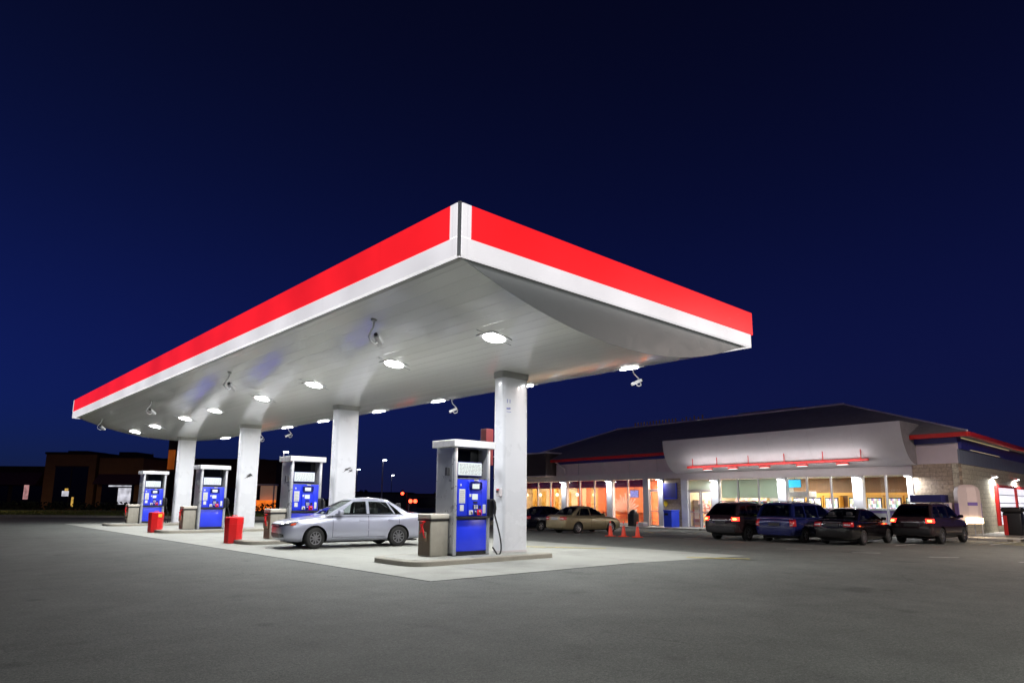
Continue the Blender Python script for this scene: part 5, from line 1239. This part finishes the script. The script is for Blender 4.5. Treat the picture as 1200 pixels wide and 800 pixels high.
# street lamps
sl = None
for k, (d, px, h, lab) in enumerate([(95, 448, 7.0, 'tallest street lamp showing between the second column and the nearest pump'), (150, 459, 6.9, 'smaller street lamp just right of the tallest one, above the sedan boot'), (125, 418, 7.0, 'street lamp touching the right edge of the second column'), (75, 330, 6.65, 'street lamp just above the second fuel dispenser'), (120, 321, 7.0, 'street lamp left of the second fuel dispenser'), (112, 157.5, 7.0, 'street lamp above the plaza left of the last pump'), (170, 300, 6.6, 'very small street lamp right of the third column')]):
    p = W(d, (px - 600) / 798 * d)
    if sl is None:
        sl = thing('street_lamp', lab, 'street lamp', (p.x, p.y, 0), TILT, 'lit street lamps in the distance'); o = sl
        mb = MB(); mb.cyl((0, 0, 0), (0, 0, 7), .11, .07, 8); mb.build('pole', M['header'], sl)
        mb = MB(); mb.rbox(-.15, .55, -.16, .16, 7.0, 7.10, .03); mb.build('lamp_head', M['header'], sl)
        mb = MB(); mb.rbox(.02, .52, -.16, .16, 6.88, 6.998, .05, 2); mb.build('glow_lens', M['lampwhite'], sl)
    else: o = dup(sl, (p.x, p.y, 0), label=lab)
    o.scale = (1, 1, h / 7)
p = W(57, -50); o = dup(sl, (p.x, p.y, 0), label='unseen street lamp left of the view, added to light the plaza'); o.scale = (1, 1, 1.1)
lamp('added_plaza_light', 'AREA', (.27, 0, 6.86), 620, (1, .72, .42), .5, parent=o)  # lamp added out of view to light the plaza and verge
p = W(105, (472.5 - 600) / 798 * 105); tl = thing('traffic_light', 'distant traffic light showing red above the sedan boot', 'traffic light', (p.x, p.y, 0), TILT)
mb = MB(); mb.cyl((.7, 0, 0), (.7, 0, 2.6), .07, n=8); mb.cyl((.7, 0, 2.5), (0, 0, 2.5), .05, n=8); mb.build('pole', M['frame_red'], tl)
mb = MB(); mb.rbox(-.2, .2, -.12, .12, 1.9, 3.0, .03); mb.build('housing', M['black'], tl)
mb = MB(); mb.lathe([(.24, 0), (.2, .08), (.001, .1)], 14, Matrix.Translation((0, -.12, 2.45)) @ Matrix.Rotation(rad(90), 4, 'X')); mb.build('red_lamp', emis('signal_red', (1, .05, .02), 9), tl)
p = W(84, (485 - 600) / 798 * 84); wl = thing('warning_light', 'pair of red warning lamps on a low post beyond the sedan boot', 'signal', (p.x, p.y, 0), TILT)
mb = MB(); mb.rbox(-.62, .62, -.1, .1, 1.02, 1.6, .04); mb.build('housing', M['black'], wl); mb = MB(); mb.cyl((-.5, 0, 0), (-.5, 0, 1.05), .06); mb.build('post', M['grey_trim'], wl)
for s_ in (-.29, .29): mb = MB(); mb.lathe([(.24, 0), (.2, .06), (.001, .08)], 14, Matrix.Translation((s_, -.1, 1.31)) @ Matrix.Rotation(rad(90), 4, 'X')); mb.build('red_lamp', bpy.data.materials['signal_red'], wl)
p = W(66, (199.5 - 600) / 798 * 66); og = thing('orange_sign', 'tall narrow orange lit sign left of the farthest column', 'sign', (p.x, p.y, 0), TILT)
mb = MB(); mb.rbox(-.45, .5, -.2, .2, 3.9, 8.2, .05); mb.build('sign_box', M['brown_dark'], og)
mb = MB(); mb.rbox(-.38, .3, -.23, -.201, 4.2, 6.1, .01); mb.build('lit_face', emis('orange_face', (1., .22, .02), .14, .5, 1.5), og)
mb = MB(); mb.cyl((-.3, 0, 0), (-.3, 0, 3.95), .08); mb.cyl((.3, 0, 0), (.3, 0, 3.95), .08); mb.build('post', M['brown_dark'], og)
# unseen twin-headed lot lamps, added to light the asphalt and store front
pl0 = None
for (x, y, lab) in [(2.5, -7.5, 'unseen twin headed car park lamp behind the viewpoint, added to light the asphalt'), (30, -3.5, 'unseen twin headed car park lamp right of the viewpoint, added to light the store front')]:
    if pl0 is None:
        pl0 = thing('added_lot_lamp', lab, 'lamp post', (x, y, 0), rad(20), 'added car park lamp posts'); o = pl0
        mb = MB(); mb.lathe([(.35, 0), (.35, .7), (.2, .72)], 16); mb.build('footing', M['kerb'], pl0, 40)
        mb = MB(); mb.cyl((0, 0, .7), (0, 0, 9), .11, .08); mb.cyl((-.9, 0, 8.95), (.9, 0, 8.95), .04); mb.build('pole', M['grey_trim'], pl0, 40)
        for s in (-1, 1):
            mb = MB(); mb.rbox(s * 1.1 - .4, s * 1.1 + .4, -.25, .25, 8.9, 9.08, .04); hd = mb.build('lamp_head', M['grey_trim'], pl0, 40)
            mb = MB(); mb.box(s * 1.1 - .3, s * 1.1 + .3, -.18, .18, 8.88, 8.895); mb.build('lens', M['lens'], hd)
            lamp('added_lot_light', 'AREA', (s * 1.1, 0, 8.86), 900, (.97, 1., .95), .6, .36, pl0)
    else:
        o = dup(pl0, (x, y, gz(x, y)), rad(70), lab)
        for c_ in o.children:
            if c_.type == 'LIGHT': c_.data = c_.data.copy(); c_.data.color = (1, .84, .76); c_.data.energy = 2100

# --------------------------------------------------------------------- world
w = bpy.data.worlds.new('World'); S.world = w; w.use_nodes = True
N = w.node_tree.nodes; L = w.node_tree.links; bg = N['Background']
sky = N.new('ShaderNodeTexSky'); sky.sky_type = 'NISHITA'; sky.sun_disc = False
sky.sun_elevation = rad(-2.0); sky.sun_rotation = rad(-30); sky.air_density = 1.0; sky.dust_density = 0; sky.ozone_density = 10
tc = N.new('ShaderNodeTexCoord'); sp = N.new('ShaderNodeSeparateXYZ'); L.new(tc.outputs['Generated'], sp.inputs[0])
cr = N.new('ShaderNodeValToRGB'); cr.color_ramp.interpolation = 'B_SPLINE'
for k, (p_, c_) in enumerate([(0, (.36, .56, .58)), (.14, (.29, .84, .62)), (.36, (.27, .86, .42)), (.62, (.22, .52, .15))]):
    e = cr.color_ramp.elements[k] if k < 2 else cr.color_ramp.elements.new(p_)
    e.position = p_; e.color = (*c_, 1)
L.new(sp.outputs[2], cr.inputs[0])
mx = N.new('ShaderNodeMix'); mx.data_type = 'RGBA'; mx.blend_type = 'MULTIPLY'; mx.inputs[0].default_value = 1
L.new(sky.outputs[0], mx.inputs[6]); L.new(cr.outputs[0], mx.inputs[7])
m4 = N.new('ShaderNodeVectorMath'); m4.operation = 'SCALE'; m4.inputs[3].default_value = 2.9
c2 = N.new('ShaderNodeValToRGB'); c2.color_ramp.interpolation = 'B_SPLINE'
for k, (p_, c_) in enumerate([(0, (.036, .062, .36)), (.20, (.023, .038, .25)), (.42, (.011, .017, .11)), (.70, (.006, .008, .040))]):
    e = c2.color_ramp.elements[k] if k < 2 else c2.color_ramp.elements.new(p_)
    e.position = p_; e.color = (*c_, 1)
L.new(sp.outputs[2], c2.inputs[0])
ad = N.new('ShaderNodeVectorMath'); ad.operation = 'ADD'
L.new(mx.outputs[2], m4.inputs[0]); L.new(m4.outputs[0], ad.inputs[0]); L.new(c2.outputs[0], ad.inputs[1]); L.new(ad.outputs[0], bg.inputs[0]); bg.inputs[1].default_value = .13

S.view_settings.view_transform = 'Standard'; S.view_settings.look = 'None'; S.view_settings.exposure = 0; S.view_settings.gamma = 1
S.view_settings.use_curve_mapping = False
S.render.engine = 'CYCLES'
cy = S.cycles; cy.use_denoising = True; cy.max_bounces = 8; cy.diffuse_bounces = 4; cy.glossy_bounces = 4; cy.transparent_max_bounces = 8
cy.caustics_reflective = False; cy.caustics_refractive = False; cy.sample_clamp_indirect = 6; cy.use_light_tree = True
try: cy.denoiser = 'OPENIMAGEDENOISE'
except Exception: pass
